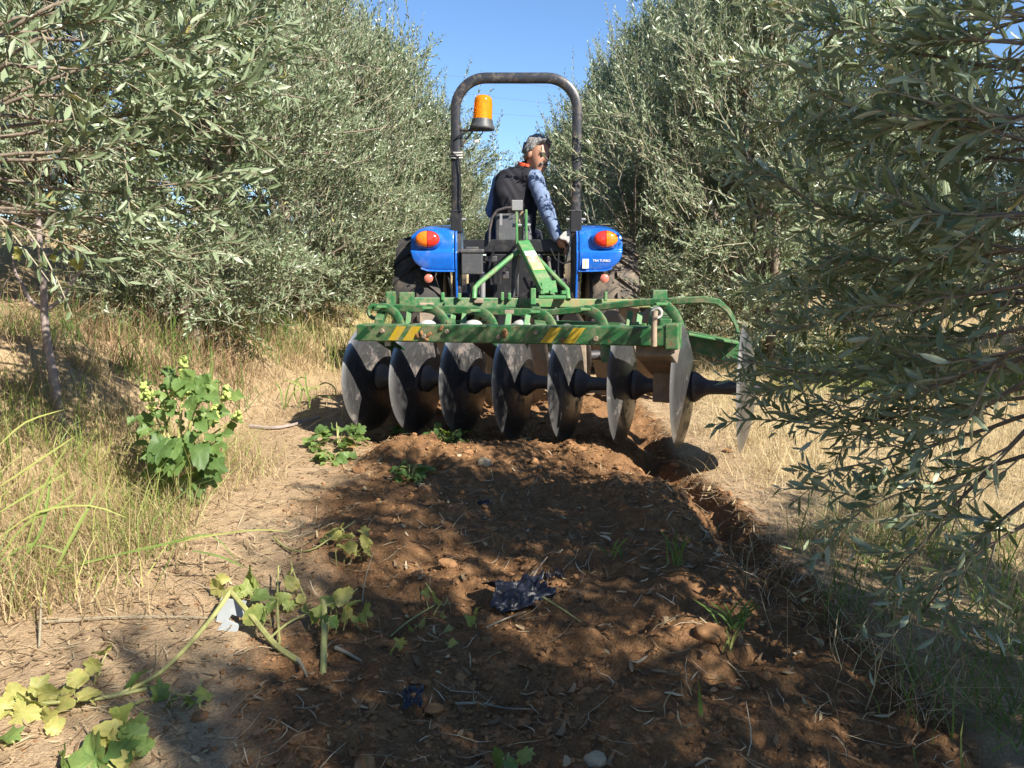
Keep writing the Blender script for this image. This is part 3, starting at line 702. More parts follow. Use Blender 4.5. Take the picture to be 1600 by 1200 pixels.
# fenders
def fender(side):
    xi = TX+side*0.485; w = 0.345
    path = [(6.075, 1.035, 0.62), (6.066, 1.055, 0.76), (6.058, 1.09, 0.90), (6.050, 1.13, 0.965), (6.048, 1.175, 0.99), (6.050, 1.187, 0.995), (6.072, 1.193, 1.0), (6.074, 1.205, 1.0), (6.076, 1.26, 1.0), (6.090, 1.315, 0.985), (6.125, 1.352, 0.96),
            (6.20, 1.375, 0.95), (6.36, 1.40, 0.95), (6.6, 1.415, 0.95), (6.85, 1.41, 0.95), (7.08, 1.36, 0.93), (7.25, 1.26, 0.88), (7.36, 1.12, 0.8)]
    P = []; F = []; nx = 7
    for (y, z, k) in path:
        for j in range(nx):
            t = j/(nx-1); crown = -0.018*(t**6)
            P.append(Vector((xi+side*w*k*t, y-crown*0.6*(1 if y < 6.1 else 0), z+(crown*2 if y >= 6.1 else 0))))
    for i in range(len(path)-1):
        for j in range(nx-1): F.append((i*nx+j, i*nx+j+1, (i+1)*nx+j+1, (i+1)*nx+j))
    b = MB(); b.add(P, F); o = b.build('fender', M['blue'], tractor, smooth=True)
    s = o.modifiers.new('thick', 'SOLIDIFY'); s.thickness = 0.014; s.offset = -1
    m = o.modifiers.new('sub', 'SUBSURF'); m.levels = 1; m.render_levels = 2
    # lower lip, folded edge of the rear panel
    b = MB(); b.sweep([(xi+side*w*k*0.999, y-0.004, z) for y, z, k in [(6.066, 1.055, 0.76), (6.075, 1.037, 0.62), (6.08, 1.033, 0.3), (6.08, 1.033, 0.0)]], rprof(0.014, 0.014)); b.build('fender_lip', M['blue'], o, smooth=True)
    # inner side plate
    poly = [(xi-side*0.004, y+0.006, z-0.006) for y, z, k in path]+[(xi-side*0.004, 7.3, 0.80), (xi-side*0.004, 6.45, 0.70), (xi-side*0.004, 6.14, 0.78)]
    b = MB(); b.prism(poly, (-side*0.016, 0, 0)); b.build('fender_plate', M['blue'], o, bevel=0.004)
    # recessed bezel and tail light
    c = Vector((xi+side*0.205, 6.058, 1.277))
    root = bpy.data.objects.new('tail_light', None); col.objects.link(root); root.parent = tractor; ORIG[root.name] = ORIG[tractor.name]
    b = MB(); Mz = Matrix.Translation(c+Vector((0, -0.004, 0))) @ Matrix.Diagonal((1.0, 1.0, 0.70, 1)) @ Matrix.Rotation(math.pi/2, 4, 'X')
    b.lathe([(0.090, -0.03), (0.112, -0.02), (0.112, 0.0), (0.096, 0.012), (0.088, 0.004), (0.0, 0.002)], 36, Mz); b.build('bezel', M['blue'], root, smooth=True)
    for nm, sg, mt in (('red_lens', -side, 'red_lens'), ('amber_lens', side, 'amber_lens')):
        P = []; F = []; nu, nv = 7, 16
        for i in range(nu+1):
            a = i/nu*math.pi/2
            for j in range(nv+1):
                th = -math.pi/2+math.pi*j/nv; ca = math.cos(a)
                P.append(c+Vector((sg*(0.002+0.092*ca*math.cos(th)), -0.010-0.042*math.sin(a)**0.9, 0.064*ca*math.sin(th))))
        for i in range(nu):
            for j in range(nv): F.append((i*(nv+1)+j, i*(nv+1)+j+1, (i+1)*(nv+1)+j+1, (i+1)*(nv+1)+j))
        b = MB(); b.add(P, F); b.build(nm, M[mt], root, smooth=True)
    # round reflector under the fender
    cr = Vector((xi+side*0.205, 6.085, 0.975)); Mz = Matrix.Translation(cr) @ Matrix.Rotation(math.pi/2, 4, 'X')
    b = MB(); b.lathe([(0.0, 0.022), (0.02, 0.020), (0.034, 0.010), (0.036, -0.008), (0.03, -0.02), (0, -0.02)], 24, Mz); b.build('reflector', M['pink_lens'], tractor, smooth=True)
    b = MB(); b.bar(cr+Vector((0, 0.02, 0.0)), cr+Vector((-side*0.02, 0.04, 0.075)), 0.025, 0.006); b.build('reflector_bracket', M['black'], tractor)
    return o
fl = fender(-1); fr = fender(1)
# sticker and lettering on the right fender
b = MB(); p = U(915, 412, 6.051); b.box(p, (0.048, 0.003, 0.072)); stk = b.build('sticker', M['white'], fr)
b = MB(); b.box(p+Vector((0.002, -0.003, 0)), (0.010, 0.002, 0.035)); b.build('sticker_print', M['sticker_yellow'], fr)
fc = bpy.data.curves.new('fender_lettering', 'FONT'); fc.body = 'TR4 TURBO'; fc.size = 0.026; fc.extrude = 0.001; fc.align_x = 'CENTER'
fc.materials.append(M['white'])
_t = bpy.data.objects.new('lettering_curve', fc); col.objects.link(_t); bpy.context.view_layer.update()
ft = bpy.data.objects.new('fender_lettering', bpy.data.meshes.new_from_object(_t.evaluated_get(bpy.context.evaluated_depsgraph_get()))); bpy.data.objects.remove(_t); col.objects.link(ft); ft.parent = fr
ft.location = U(940, 409, 6.0525)-ORIG[tractor.name]; ft.rotation_euler = (math.pi/2, 0, 0)

# roll bar
xl, xr, yb = -0.436, 0.502, 6.17
ztop = U(800, 122, yb).z; rc = 0.235
pts = [Vector((xl, yb, 0.72)), Vector((xl, yb, 1.2)), Vector((xl, yb, ztop-rc))]+arc((xl+rc, yb, ztop-rc), rc, math.pi, math.pi/2, 10, (1, 0, 0), (0, 0, 1))[1:]
pts += arc((xr-rc, yb, ztop-rc), rc, math.pi/2, 0, 10, (1, 0, 0), (0, 0, 1))+[Vector((xr, yb, 1.2)), Vector((xr, yb, 0.72))]
b = MB(); b.sweep(pts, rprof(0.072, 0.062), up=(0, 1, 0)); rops = b.build('roll_bar', M['rops'], tractor, smooth=True)
for x in (xl, xr):
    z = U(716, 337, yb).z
    b = MB(); b.box((x, yb, z-0.05), (0.088, 0.082, 0.16)); b.build('hinge', M['black'], rops, bevel=0.006)
    b = MB(); b.tube([(x-0.075, yb-0.02, z-0.03), (x+0.075, yb-0.02, z-0.03)], 0.011, 8); b.build('hinge_pin', M['grey'], rops)
    b = MB(); b.box((x, yb, z+0.034), (0.096, 0.09, 0.012)); b.build('collar_plate', M['rops'], rops, bevel=0.003)
# cable ties and loop of cable on the left post
b = MB()
for k in range(3): b.tube(arc((xl, yb, U(716, 238+4*k, yb).z), 0.050, 0, 2*math.pi, 14, (1, 0, 0), (0, 0.9, 0.2)), 0.006, 5)
b.build('cable_tie', M['pale_grey'], rops)
b = MB(); b.tube([U(*p, yb-0.05) for p in [(727, 208), (716, 213), (708, 218), (704, 227), (705, 236), (710, 242), (716, 246), (719, 270), (719, 330)]], 0.0065, 6); b.build('cable', M['black'], rops, smooth=True)

# amber beacon on its bracket
beacon = bpy.data.objects.new('beacon', None); col.objects.link(beacon); beacon.parent = tractor; ORIG[beacon.name] = ORIG[tractor.name]
beacon['label'] = 'amber warning beacon on the left roll bar post'
bc = U(753.5, 196, yb); tilt = Matrix.Rotation(math.radians(3), 4, 'Y')
Mb = Matrix.Translation(bc) @ tilt
b = MB(); b.lathe([(0.0, 0.225), (0.030, 0.224), (0.055, 0.214), (0.067, 0.196), (0.070, 0.17), (0.075, 0.045), (0.0, 0.043)], 32, Mb); b.build('dome', M['amber_dome'], beacon, smooth=True)
b = MB(); b.lathe([(0.0, 0.165), (0.018, 0.160), (0.024, 0.14), (0.020, 0.11), (0.026, 0.10), (0.030, 0.05), (0, 0.048)], 20, Mb); b.build('bulb', M['bulb'], beacon, smooth=True)
b = MB(); b.lathe([(0.0, 0.044), (0.078, 0.044), (0.082, 0.030), (0.084, 0.012), (0.094, -0.010), (0.098, -0.022), (0.094, -0.030), (0.03, -0.034), (0.0, -0.034)], 32, Mb); b.build('base', M['dark_grey'], beacon, smooth=True)
b = MB(); pa = Vector((xl+0.036, yb, bc.z-0.035)); b.bar(pa, bc+Vector((-0.02, 0, -0.036)), 0.06, 0.012); b.bar(Vector((xl+0.045, yb, bc.z-0.04)), Vector((xl+0.045, yb, bc.z-0.16)), 0.05, 0.02, up=(1, 0, 0)); b.bar(Vector((xl+0.05, yb, bc.z-0.14)), bc+Vector((-0.075, 0, -0.045)), 0.012, 0.012); b.build('bracket', M['rops'], beacon, bevel=0.003)
b = MB(); b.tube([bc+Vector((0.0, 0, -0.035)), bc+Vector((0.0, -0.01, -0.06)), bc+Vector((-0.02, -0.01, -0.085)), bc+Vector((-0.035, -0.01, -0.10))], 0.004, 5); b.build('lead', M['black'], beacon)
b = MB(); b.box(bc+Vector((-0.045, -0.01, -0.118)), (0.038, 0.02, 0.032)); b.build('plug', M['pale_grey'], beacon, bevel=0.006)

# body: axle housing, rear cover, platform, hood, front wheels
b = MB(); b.bar((TX-0.52, AX_Y, TZ+0.585), (TX+0.52, AX_Y, TZ+0.585), 0.2, 0.2); b.bar((TX, 6.4, TZ+0.6), (TX, 7.6, TZ+0.62), 0.36, 0.46); b.build('axle_housing', M['black'], tractor, bevel=0.03)
b = MB(); b.box((TX, 6.33, 1.235), (0.86, 0.03, 0.10)); b.box((TX, 6.55, 1.19), (0.84, 0.42, 0.03)); b.build('rear_crossplate', M['black'], tractor, bevel=0.005)
b = MB(); b.box((TX, 6.38, 0.98), (0.40, 0.10, 0.40)); b.build('lift_cover', M['black'], tractor, bevel=0.02)
b = MB(); b.box((TX, 7.25, 0.80), (0.9, 1.0, 0.03)); b.build('platform', M['black'], tractor)
b = MB(); b.prism([(TX-0.26, 7.75, 0.85), (TX-0.27, 7.75, 1.28), (TX-0.20, 7.75, 1.36), (TX+0.20, 7.75, 1.36), (TX+0.27, 7.75, 1.28), (TX+0.26, 7.75, 0.85)], (0, 1.35, -0.06)); b.build('hood', M['blue'], tractor, bevel=0.03)
for s in (-1, 1):
    Mx = Matrix.Translation((TX+s*0.58, 8.75, TZ+0.36)) @ Matrix.Rotation(math.pi/2, 4, 'Y')
    b = MB(); b.lathe([(0.0, -0.05), (0.19, -0.09), (0.21, -0.11), (0.33, -0.11), (0.36, -0.06), (0.36, 0.06), (0.33, 0.11), (0.21, 0.11), (0.19, 0.09), (0.0, 0.05)], 28, Mx); b.build('front_wheel', M['rubber'], tractor, smooth=True)
b = MB(); b.tube(arc((TX-0.02, 7.28, 1.52), 0.19, 0, 2*math.pi, 24, (1, 0, 0), (0, 0.8, 0.6)), 0.014, 8); b.tube([(TX-0.02, 7.28, 1.52), (TX-0.02, 7.62, 1.2)], 0.03, 8); b.bar((TX-0.2, 7.28, 1.52), (TX+0.16, 7.28, 1.52), 0.03, 0.012); b.build('steering_wheel', M['black'], tractor, smooth=True)
# dark box, hydraulic parts, hoses at the rear
pc = U(738, 411, 6.10); b = MB(); b.box(pc, (0.165, 0.10, 0.175)); b.box(pc+Vector((0, 0, 0.092)), (0.185, 0.12, 0.03)); bx_ = b.build('control_box', M['dark_grey'], tractor, bevel=0.008)
b = MB(); b.box(pc+Vector((0.0, 0, 0.115)), (0.10, 0.05, 0.02)); b.build('lid_grip', M['dark_grey'], bx_, bevel=0.006)
b = MB(); b.tube([U(754, 425, 6.08), U(754, 478, 6.08)], 0.022, 10); b.build('lift_cylinder', M['grey'], tractor, smooth=True)
for pth, rr_ in [([(735, 432), (735, 450), (733, 480)], 0.008), ([(741, 430), (743, 455), (741, 482)], 0.009), ([(700, 430), (706, 455), (704, 480)], 0.010), ([(775, 385), (768, 400), (764, 420), (768, 445)], 0.010),
                 ([(845, 400), (850, 420), (852, 440), (848, 462)], 0.009), ([(873, 395), (872, 420), (874, 440)], 0.008), ([(780, 440), (778, 425), (786, 415), (797, 418)], 0.008), ([(860, 388), (868, 405), (880, 412), (893, 408)], 0.007)]:
    b = MB(); b.tube([U(*p, 6.12) for p in pth], rr_, 6); b.build('hose', M['black'], tractor, smooth=True)
for px, py, w, h in [(790, 430, 0.05, 0.06), (862, 432, 0.06, 0.10), (770, 405, 0.07, 0.05), (880, 440, 0.05, 0.05), (846, 452, 0.07, 0.05)]:
    b = MB(); b.box(U(px, py, 6.2), (w, 0.08, h)); b.build('hydraulic_block', M['cast'], tractor, bevel=0.008)
for s in (-1, 1):
    a = Vector((TX+s*0.30, 6.42, 0.62)); e = Vector((TX+s*0.36, 5.52, 0.56)); b = MB(); b.bar(a, e, 0.03, 0.075); b.build('lower_link', M['black'], tractor, bevel=0.006)
    b = MB(); b.tube([Vector((TX+s*0.26, 6.3, 1.12)), a.lerp(e, 0.45)], 0.014, 8); b.build('lift_rod', M['cast'], tractor)
    b = MB(); b.bar((TX+s*0.16, 6.48, 1.13), (TX+s*0.27, 6.28, 1.13), 0.05, 0.04); b.build('lift_arm', M['black'], tractor, bevel=0.006)
b = MB(); b.box((TX, 6.56, 0.93), (0.80, 0.12, 0.46)); b.box((TX, 6.47, 1.0), (0.55, 0.08, 0.26)); b.build('rear_housing', M['black'], tractor, bevel=0.015)
# seat
b = MB(); b.box((TX-0.06, 6.60, 1.235), (0.42, 0.40, 0.09)); b.build('seat_cushion', M['black'], tractor, bevel=0.03)
pb = U(797, 358, 6.34); b = MB(); b.box(pb+Vector((0.03, 0.03, 0)), (0.30, 0.06, 0.26), Matrix.Rotation(math.radians(-8), 3, 'X')); b.build('seat_backrest', M['dark_grey'], tractor, bevel=0.03)
b = MB(); b.tube([U(*p, 6.29) for p in [(764, 378), (765, 358), (769, 340), (777, 329), (790, 325), (806, 324)]], 0.012, 8); b.build('seat_frame', M['cast'], tractor, smooth=True)
b = MB(); b.bar(U(783, 334, 6.28), U(783, 352, 6.28), 0.012, 0.02); b.build('backrest_bracket', M['grey'], tractor)
# pale hand rest and lever on the right
b = MB(); P0 = [U(*p, 6.16) for p in [(873, 371), (880, 363), (893, 357), (905, 358), (903, 372), (897, 380), (890, 384), (884, 376), (876, 374)]]
b.prism(P0, (0, 0.07, 0)); b.build('fender_guard', M['pale_grey'], tractor, bevel=0.008)
b = MB(); b.tube([U(888, 384, 6.2), U(884, 410, 6.25)], 0.008, 6); b.build('lever', M['grey'], tractor)
b = MB(); b.tube([U(877, 366, 6.28), U(868, 388, 6.34)], 0.009, 6); b.build('lever', M['black'], tractor)

# ------------------------------------------------------------------ driver
def sd_round(P, a, b, ra, rb):
    a = np.array(a, float); b = np.array(b, float); ab = b-a; t = np.clip(((P-a)@ab)/(ab@ab), 0, 1)
    return np.linalg.norm(P-(a+t[..., None]*ab), axis=-1)-(ra+(rb-ra)*t)
def sd_ell(P, c, r, R=None):
    q = P-np.array(c, float)
    if R is not None: q = q@R
    r = np.array(r, float); k0 = np.linalg.norm(q/r, axis=-1); k1 = np.linalg.norm(q/(r*r), axis=-1)
    return k0*(k0-1.0)/np.maximum(k1, 1e-6)
def smin(a, b, k):
    h = np.clip(0.5+0.5*(b-a)/k, 0, 1); return b*(1-h)+a*h-k*h*(1-h)

def surface_net(f, lo, hi, res):
    lo = np.array(lo, float); hi = np.array(hi, float); n = np.ceil((hi-lo)/res).astype(int)+1
    ax = [lo[k]+res*np.arange(n[k]) for k in range(3)]
    Gd = np.stack(np.meshgrid(*ax, indexing='ij'), -1); st = 5
    Dc = f(Gd[::st, ::st, ::st].reshape(-1, 3)).reshape(Gd[::st, ::st, ::st].shape[:3])
    D = np.repeat(np.repeat(np.repeat(Dc, st, 0), st, 1), st, 2)[:n[0], :n[1], :n[2]].copy()
    near_ = np.abs(D) < res*st*2.6; D[near_] = f(Gd[near_])
    ins = D < 0
    cnt = np.zeros(n-1); acc = np.zeros((*(n-1), 3))
    for axis in range(3):
        o1, o2 = [k for k in range(3) if k != axis]
        for i in (0, 1):
            for j in (0, 1):
                s0 = [None]*3; s1 = [None]*3
                s0[axis] = slice(0, n[axis]-1); s1[axis] = slice(1, n[axis])
                s0[o1] = s1[o1] = slice(i, n[o1]-1+i); s0[o2] = s1[o2] = slice(j, n[o2]-1+j)
                d0 = D[tuple(s0)]; d1 = D[tuple(s1)]; m = (d0 < 0) != (d1 < 0); t = np.where(m, d0/np.where(m, d0-d1, 1), 0)
                cnt += m; off = np.zeros(3); off[o1] = i; off[o2] = j
                v = np.zeros((*(n-1), 3)); v[..., axis] = t; v[..., o1] = i; v[..., o2] = j; acc += v*m[..., None]
    act = cnt > 0; idx = -np.ones(n-1, int); idx[act] = np.arange(act.sum())
    cell = np.stack(np.meshgrid(*[np.arange(k-1) for k in n], indexing='ij'), -1)[act]
    V = lo+res*(cell+acc[act]/cnt[act][:, None])
    Q = []
    for axis in range(3):
        o1, o2 = (axis+1) % 3, (axis+2) % 3
        s0 = [slice(None)]*3; s1 = [slice(None)]*3
        s0[axis] = slice(0, n[axis]-1); s1[axis] = slice(1, n[axis])
        a = ins[tuple(s0)]; b_ = ins[tuple(s1)]; m = a != b_
        e = np.argwhere(m); fl = a[m]
        ok = (e[:, o1] > 0) & (e[:, o2] > 0) & (e[:, o1] < n[o1]-1) & (e[:, o2] < n[o2]-1); e = e[ok]; fl = fl[ok]
        def cid(d1, d2):
            c = e.copy(); c[:, o1] += d1; c[:, o2] += d2; return idx[c[:, 0], c[:, 1], c[:, 2]]
        q = np.stack([cid(-1, -1), cid(0, -1), cid(0, 0), cid(-1, 0)], 1); q[~fl] = q[~fl][:, ::-1]; Q.append(q)
    return V, np.concatenate(Q)

def build_driver():
    base = Vector((0.0, 6.56, 1.27)); root = thing('person', 'driver in black vest and blue shirt turning to look back over his right shoulder', 'person', base)
    def put(name, f, lo, hi, res, mat, parent=root):
        V, Q = surface_net(f, lo, hi, res)
        return link(name, np_mesh(name, V-np.array(base), None, Q, None, True, [mat]), parent)
    hipL, hipR = np.array([-0.10, 6.60, 1.33]), np.array([0.09, 6.56, 1.33])
    pel = np.array([0.0, 6.57, 1.34]); chest = np.array([0.035, 6.52, 1.66]); neck = np.array([0.105, 6.50, 1.835])
    shL, shR = np.array([-0.095, 6.63, 1.77]), np.array([0.185, 6.40, 1.775])
    elR, wrR = np.array([0.285, 6.30, 1.50]), np.array([0.365, 6.26, 1.295])
    elL, wrL = np.array([-0.165, 6.82, 1.55]), np.array([-0.13, 7.08, 1.54])
    head = np.array([0.205, 6.45, 1.955]); HS = 1.10
    fwd = np.array([0.62, -0.75, -0.26]); fwd /= np.linalg.norm(fwd); right = np.cross(fwd, [0.10, 0.0, 1.0]); right /= np.linalg.norm(right); up = np.cross(right, fwd)
    Rm = np.stack([right, fwd, up], 1)      # columns: local axes
    yaw = np.array([[math.cos(0.72), math.sin(0.72), 0], [-math.sin(0.72), math.cos(0.72), 0], [0, 0, 1]]).T  # chest turned right
    def torso(P, g=0.0):
        d = sd_ell(P, pel, (0.175+g, 0.135+g, 0.15+g))
        d = smin(d, sd_ell(P, (0.015, 6.55, 1.50), (0.165+g, 0.125+g, 0.17+g)), 0.10)
        d = smin(d, sd_ell(P, chest, (0.205+g, 0.130+g, 0.175+g), yaw), 0.10)
        d = smin(d, sd_round(P, shL+np.array([0.05, -0.04, 0.01]), shR-np.array([0.05, -0.04, -0.01]), 0.075+g, 0.075+g), 0.09)
        return d
    def headsd(P):
        q = ((P-head)/HS)@Rm
        d = sd_ell(q, (0, -0.012, 0.035), (0.076, 0.096, 0.098))
        d = smin(d, sd_ell(q, (0, 0.030, -0.035), (0.061, 0.068, 0.080)), 0.035)
        d = smin(d, sd_ell(q, (0, 0.062, -0.088), (0.030, 0.026, 0.024)), 0.03)
        d = smin(d, sd_round(q, np.array([0, 0.090, 0.022]), np.array([0, 0.108, -0.016]), 0.011, 0.017), 0.016)
        d = smin(d, sd_round(q, np.array([-0.032, 0.082, 0.034]), np.array([0.032, 0.082, 0.034]), 0.013, 0.013), 0.02)
        for s in (-1, 1):
            e = sd_ell(q, (s*0.033, 0.099, 0.012), (0.017, 0.016, 0.011)); d = np.maximum(d, -e)*1.0 if False else -smin(-d, e, 0.008)
            d = smin(d, sd_ell(q, (s*0.080, -0.004, 0.002), (0.012, 0.020, 0.032)), 0.008)
        d = smin(d, sd_round(q, np.array([-0.02, 0.090, -0.054]), np.array([0.02, 0.090, -0.054]), 0.009, 0.009), 0.012)
        return d
    def neckd(P): return sd_round(P, neck-np.array([0, 0, 0.06]), head+np.array([-0.03, 0.01, -0.06]), 0.062, 0.055)
    def hand(P, w, dirv, side):
        dirv = dirv/np.linalg.norm(dirv); d = sd_ell(P, w+dirv*0.055, (0.040, 0.040, 0.045))
        p = np.cross(dirv, [0, 0, 1.]); p /= np.linalg.norm(p); n = np.cross(p, dirv)
        for k in range(4):
            o = w+dirv*0.085+p*(k-1.5)*0.021; L1 = (0.034, 0.040, 0.038, 0.030)[k]; kn = o+dirv*L1-n*0.012*side; tp = kn+dirv*0.010-n*0.032*side
            d = smin(d, np.minimum(sd_round(P, o-dirv*0.02, kn, 0.0105, 0.0095), sd_round(P, kn, tp, 0.0095, 0.008)), 0.006)
        th = w+dirv*0.035+p*0.040*side; d = smin(d, np.minimum(sd_round(P, w+dirv*0.02+p*0.02*side, th, 0.014, 0.012), sd_round(P, th, th+dirv*0.035-n*0.012, 0.012, 0.009)), 0.008)
        return d
    def body(P):
        d = smin(torso(P, -0.012), neckd(P), 0.04); d = smin(d, headsd(P), 0.025)
        for a, b_, c_ in ((shL, elL, wrL), (shR, elR, wrR)):
            d = smin(d, sd_round(P, a, b_, 0.050, 0.040), 0.03); d = smin(d, sd_round(P, b_, c_, 0.040, 0.027), 0.015)
        d = smin(d, hand(P, wrR, np.array([0.10, -0.02, -0.10]), 1), 0.012); d = smin(d, hand(P, wrL, np.array([0.05, 0.12, -0.02]), -1), 0.012)
        for h_, kx in ((hipL, -0.17), (hipR, 0.20)):
            kn = np.array([kx, 7.02, 1.33]); an = np.array([kx, 7.22, 0.90])
            d = smin(d, sd_round(P, h_, kn, 0.085, 0.058), 0.05); d = smin(d, sd_round(P, kn, an, 0.052, 0.038), 0.02); d = smin(d, sd_round(P, an, an+np.array([0, 0.17, -0.05]), 0.042, 0.035), 0.02)
        return d
    put('body', body, (-0.36, 6.15, 0.76), (0.56, 7.48, 2.20), 0.0085, M['skin'])
    def wr(P, s): return s*0.0028*np.sin(P[:, 2]*55+6*np.sin(P[:, 0]*18)+P[:, 1]*14)
    def vest(P):
        d = torso(P, 0.014)+wr(P, 1)
        d = smin(d, sd_round(P, neck+np.array([-0.012, 0, -0.05]), neck+np.array([0.0, -0.005, 0.018]), 0.085, 0.072), 0.03)
        for s_ in (shL, shR): d = -smin(-d, sd_ell(P, s_+0.75*(s_-chest)*np.array([1, 1, 0]), (0.065, 0.065, 0.085)), 0.01)
        return d
    put('vest', vest, (-0.28, 6.2, 1.20), (0.42, 6.88, 1.97), 0.0085, M['vest'])
    def sleeves(P):
        d = 9
        for a, b_, c_ in ((shL, elL, wrL), (shR, elR, wrR)):
            e = sd_round(P, a, b_, 0.074, 0.060)+wr(P, 0.9); e = smin(e, sd_round(P, b_, c_-0.02*(c_-b_), 0.060, 0.042)+wr(P, 0.9), 0.03); d = np.minimum(d, e)
        return d
    put('shirt', sleeves, (-0.36, 6.14, 1.20), (0.48, 7.20, 1.92), 0.0085, M['shirt'])
    def collar(P):
        q = P-(neck+np.array([0.018, -0.008, 0.035])); ax = np.array([0.28, -0.10, 1.0]); ax /= np.linalg.norm(ax)
        h = q@ax; r = np.linalg.norm(q-h[:, None]*ax, axis=1); return np.maximum(np.abs(r-0.074)-0.009, np.abs(h)-0.026)
    put('collar', collar, (-0.05, 6.36, 1.82), (0.27, 6.64, 1.99), 0.005, M['collar'])
    def trousers(P):
        d = sd_ell(P, pel-np.array([0, 0, 0.03]), (0.185, 0.150, 0.13))
        for h_, kx in ((hipL, -0.17), (hipR, 0.20)):
            kn = np.array([kx, 7.02, 1.33]); an = np.array([kx, 7.22, 0.93])
            d = smin(d, sd_round(P, h_, kn, 0.10, 0.075), 0.05); d = smin(d, sd_round(P, kn, an, 0.070, 0.058), 0.03)
        return d+wr(P, 0.7)
    put('trousers', trousers, (-0.32, 6.35, 0.84), (0.34, 7.36, 1.50), 0.011, M['trousers'])
    def hair(P):
        q = ((P-head)/HS)@Rm
        d = sd_ell(q, (0, -0.026, 0.040), (0.092, 0.110, 0.112))
        d = smin(d, sd_ell(q, (0.0, 0.062, 0.108), (0.055, 0.045, 0.028)), 0.03)
        cutp = (q[:, 1]*0.80-q[:, 2]*0.62+0.012)      # face side removed
        d = np.maximum(d, np.minimum(cutp, 9)); d = np.maximum(d, -(q[:, 2]+0.075+0.25*np.maximum(0, q[:, 1]+0.02)))
        d = np.maximum(d, -headsd(P)-0.004)
        return d+0.0045*np.sin(q[:, 0]*70+5*np.sin(q[:, 1]*30)+2*np.sin(q[:, 2]*45))+0.003*np.sin(q[:, 1]*110+3*np.sin(q[:, 0]*60))
    put('hair', hair, (head-0.17).tolist(), (head+0.19).tolist(), 0.0042, M['hair'])
    def beard(P):
        q = ((P-head)/HS)@Rm
        d = sd_round(q, np.array([-0.026, 0.093, -0.042]), np.array([0.026, 0.093, -0.042]), 0.011, 0.011)
        d = smin(d, sd_round(q, np.array([0.026, 0.093, -0.042]), np.array([0.034, 0.078, -0.062]), 0.010, 0.006), 0.006); d = smin(d, sd_round(q, np.array([-0.026, 0.093, -0.042]), np.array([-0.034, 0.078, -0.062]), 0.010, 0.006), 0.006)
        return d
    put('moustache', beard, (head-0.15).tolist(), (head+0.17).tolist(), 0.0042, M['moustache'])
    def brows(P):
        q = ((P-head)/HS)@Rm; d = 9
        for s in (-1, 1): d = np.minimum(d, sd_round(q, np.array([s*0.016, 0.098, 0.034]), np.array([s*0.048, 0.086, 0.036]), 0.006, 0.005))
        return d
    put('eyebrow', brows, (head-0.15).tolist(), (head+0.17).tolist(), 0.0035, M['moustache'])
    for s in (-1, 1):
        c = head+HS*(Rm@np.array([s*0.033, 0.083, 0.012]))
        b = MB(); b.lathe([(0.011*math.sin(math.pi*k/8), -0.011*math.cos(math.pi*k/8)) for k in range(9)], 10, Matrix.Translation(Vector(c))); b.build('eye', M['black'], root, smooth=True)
build_driver()

# ------------------------------------------------------------------ disc harrow
HB = Vector((0.1, 4.3, 0.12))
harrow = thing('disc_harrow', 'green mounted disc harrow with a rear gang of steel discs behind the tractor', 'disc harrow', HB)
A1 = U(588, 589, 4.37); A8 = U(1170, 607, 3.62); AXD = (A8-A1).normalized()
NEAR = Vector((-AXD.y, AXD.x, 0)).normalized()
if NEAR.y > 0: NEAR = -NEAR
RD = 0.309
def frame_z(axis, pos, roll=0.0):
    z = Vector(axis).normalized(); x = z.orthogonal().normalized(); y = z.cross(x)
    m = Matrix(((x.x, y.x, z.x, pos.x), (x.y, y.y, z.y, pos.y), (x.z, y.z, z.z, pos.z), (0, 0, 0, 1))); return m @ Matrix.Rotation(roll, 4, 'Z')
def disc_mesh(name, mat, nseg=64):
    b = MB(); Rc = 0.85; prof = []
    def zc(r): return math.sqrt(Rc*Rc-r*r)-math.sqrt(Rc*Rc-RD*RD)
    for r in (0.0, 0.04, 0.08, 0.12, 0.16, 0.20, 0.24, 0.275, 0.294): prof.append((r, zc(r)+0.003))
    prof += [(RD, 0.0)]
    for r in (0.294, 0.26, 0.20, 0.12, 0.0): prof.append((r, zc(r)-0.003))
    b.lathe(prof, nseg, Matrix.Identity(4))
    me = bpy.data.meshes.new(name); me.from_pydata(b.v, [], b.f); me.materials.append(mat); me.polygons.foreach_set('use_smooth', [True]*len(me.polygons)); me.validate()
    try: me.set_sharp_from_angle(angle=math.radians(50))
    except Exception: pass
    return me
dm = disc_mesh('disc', M['steel']); dm2 = disc_mesh('front_disc', M['dirty_steel'])
def child(name, me, parent, mat4):
    o = bpy.data.objects.new(name, me); col.objects.link(o); o.parent = parent; o.matrix_basis = Matrix.Translation(-HB) @ mat4; ORIG[o.name] = HB; return o
def spool_mesh(name, ln):
    b = MB(); b.lathe([(0.0, 0.0), (0.074, 0.0), (0.077, 0.012), (0.066, 0.030), (0.048, 0.052), (0.036, 0.075), (0.032, ln*0.5), (0.034, ln*0.72), (0.048, ln*0.86), (0.052, ln-0.03), (0.048, ln), (0, ln)], 28, Matrix.Identity(4))
    me = bpy.data.meshes.new(name); me.from_pydata(b.v, [], b.f); me.materials.append(M['cast']); me.polygons.foreach_set('use_smooth', [True]*len(me.polygons)); me.validate(); return me
SPACE = (A8-A1).length/7; depth = 0.85-math.sqrt(0.7225-RD*RD)
sm = spool_mesh('spool', SPACE-0.02)
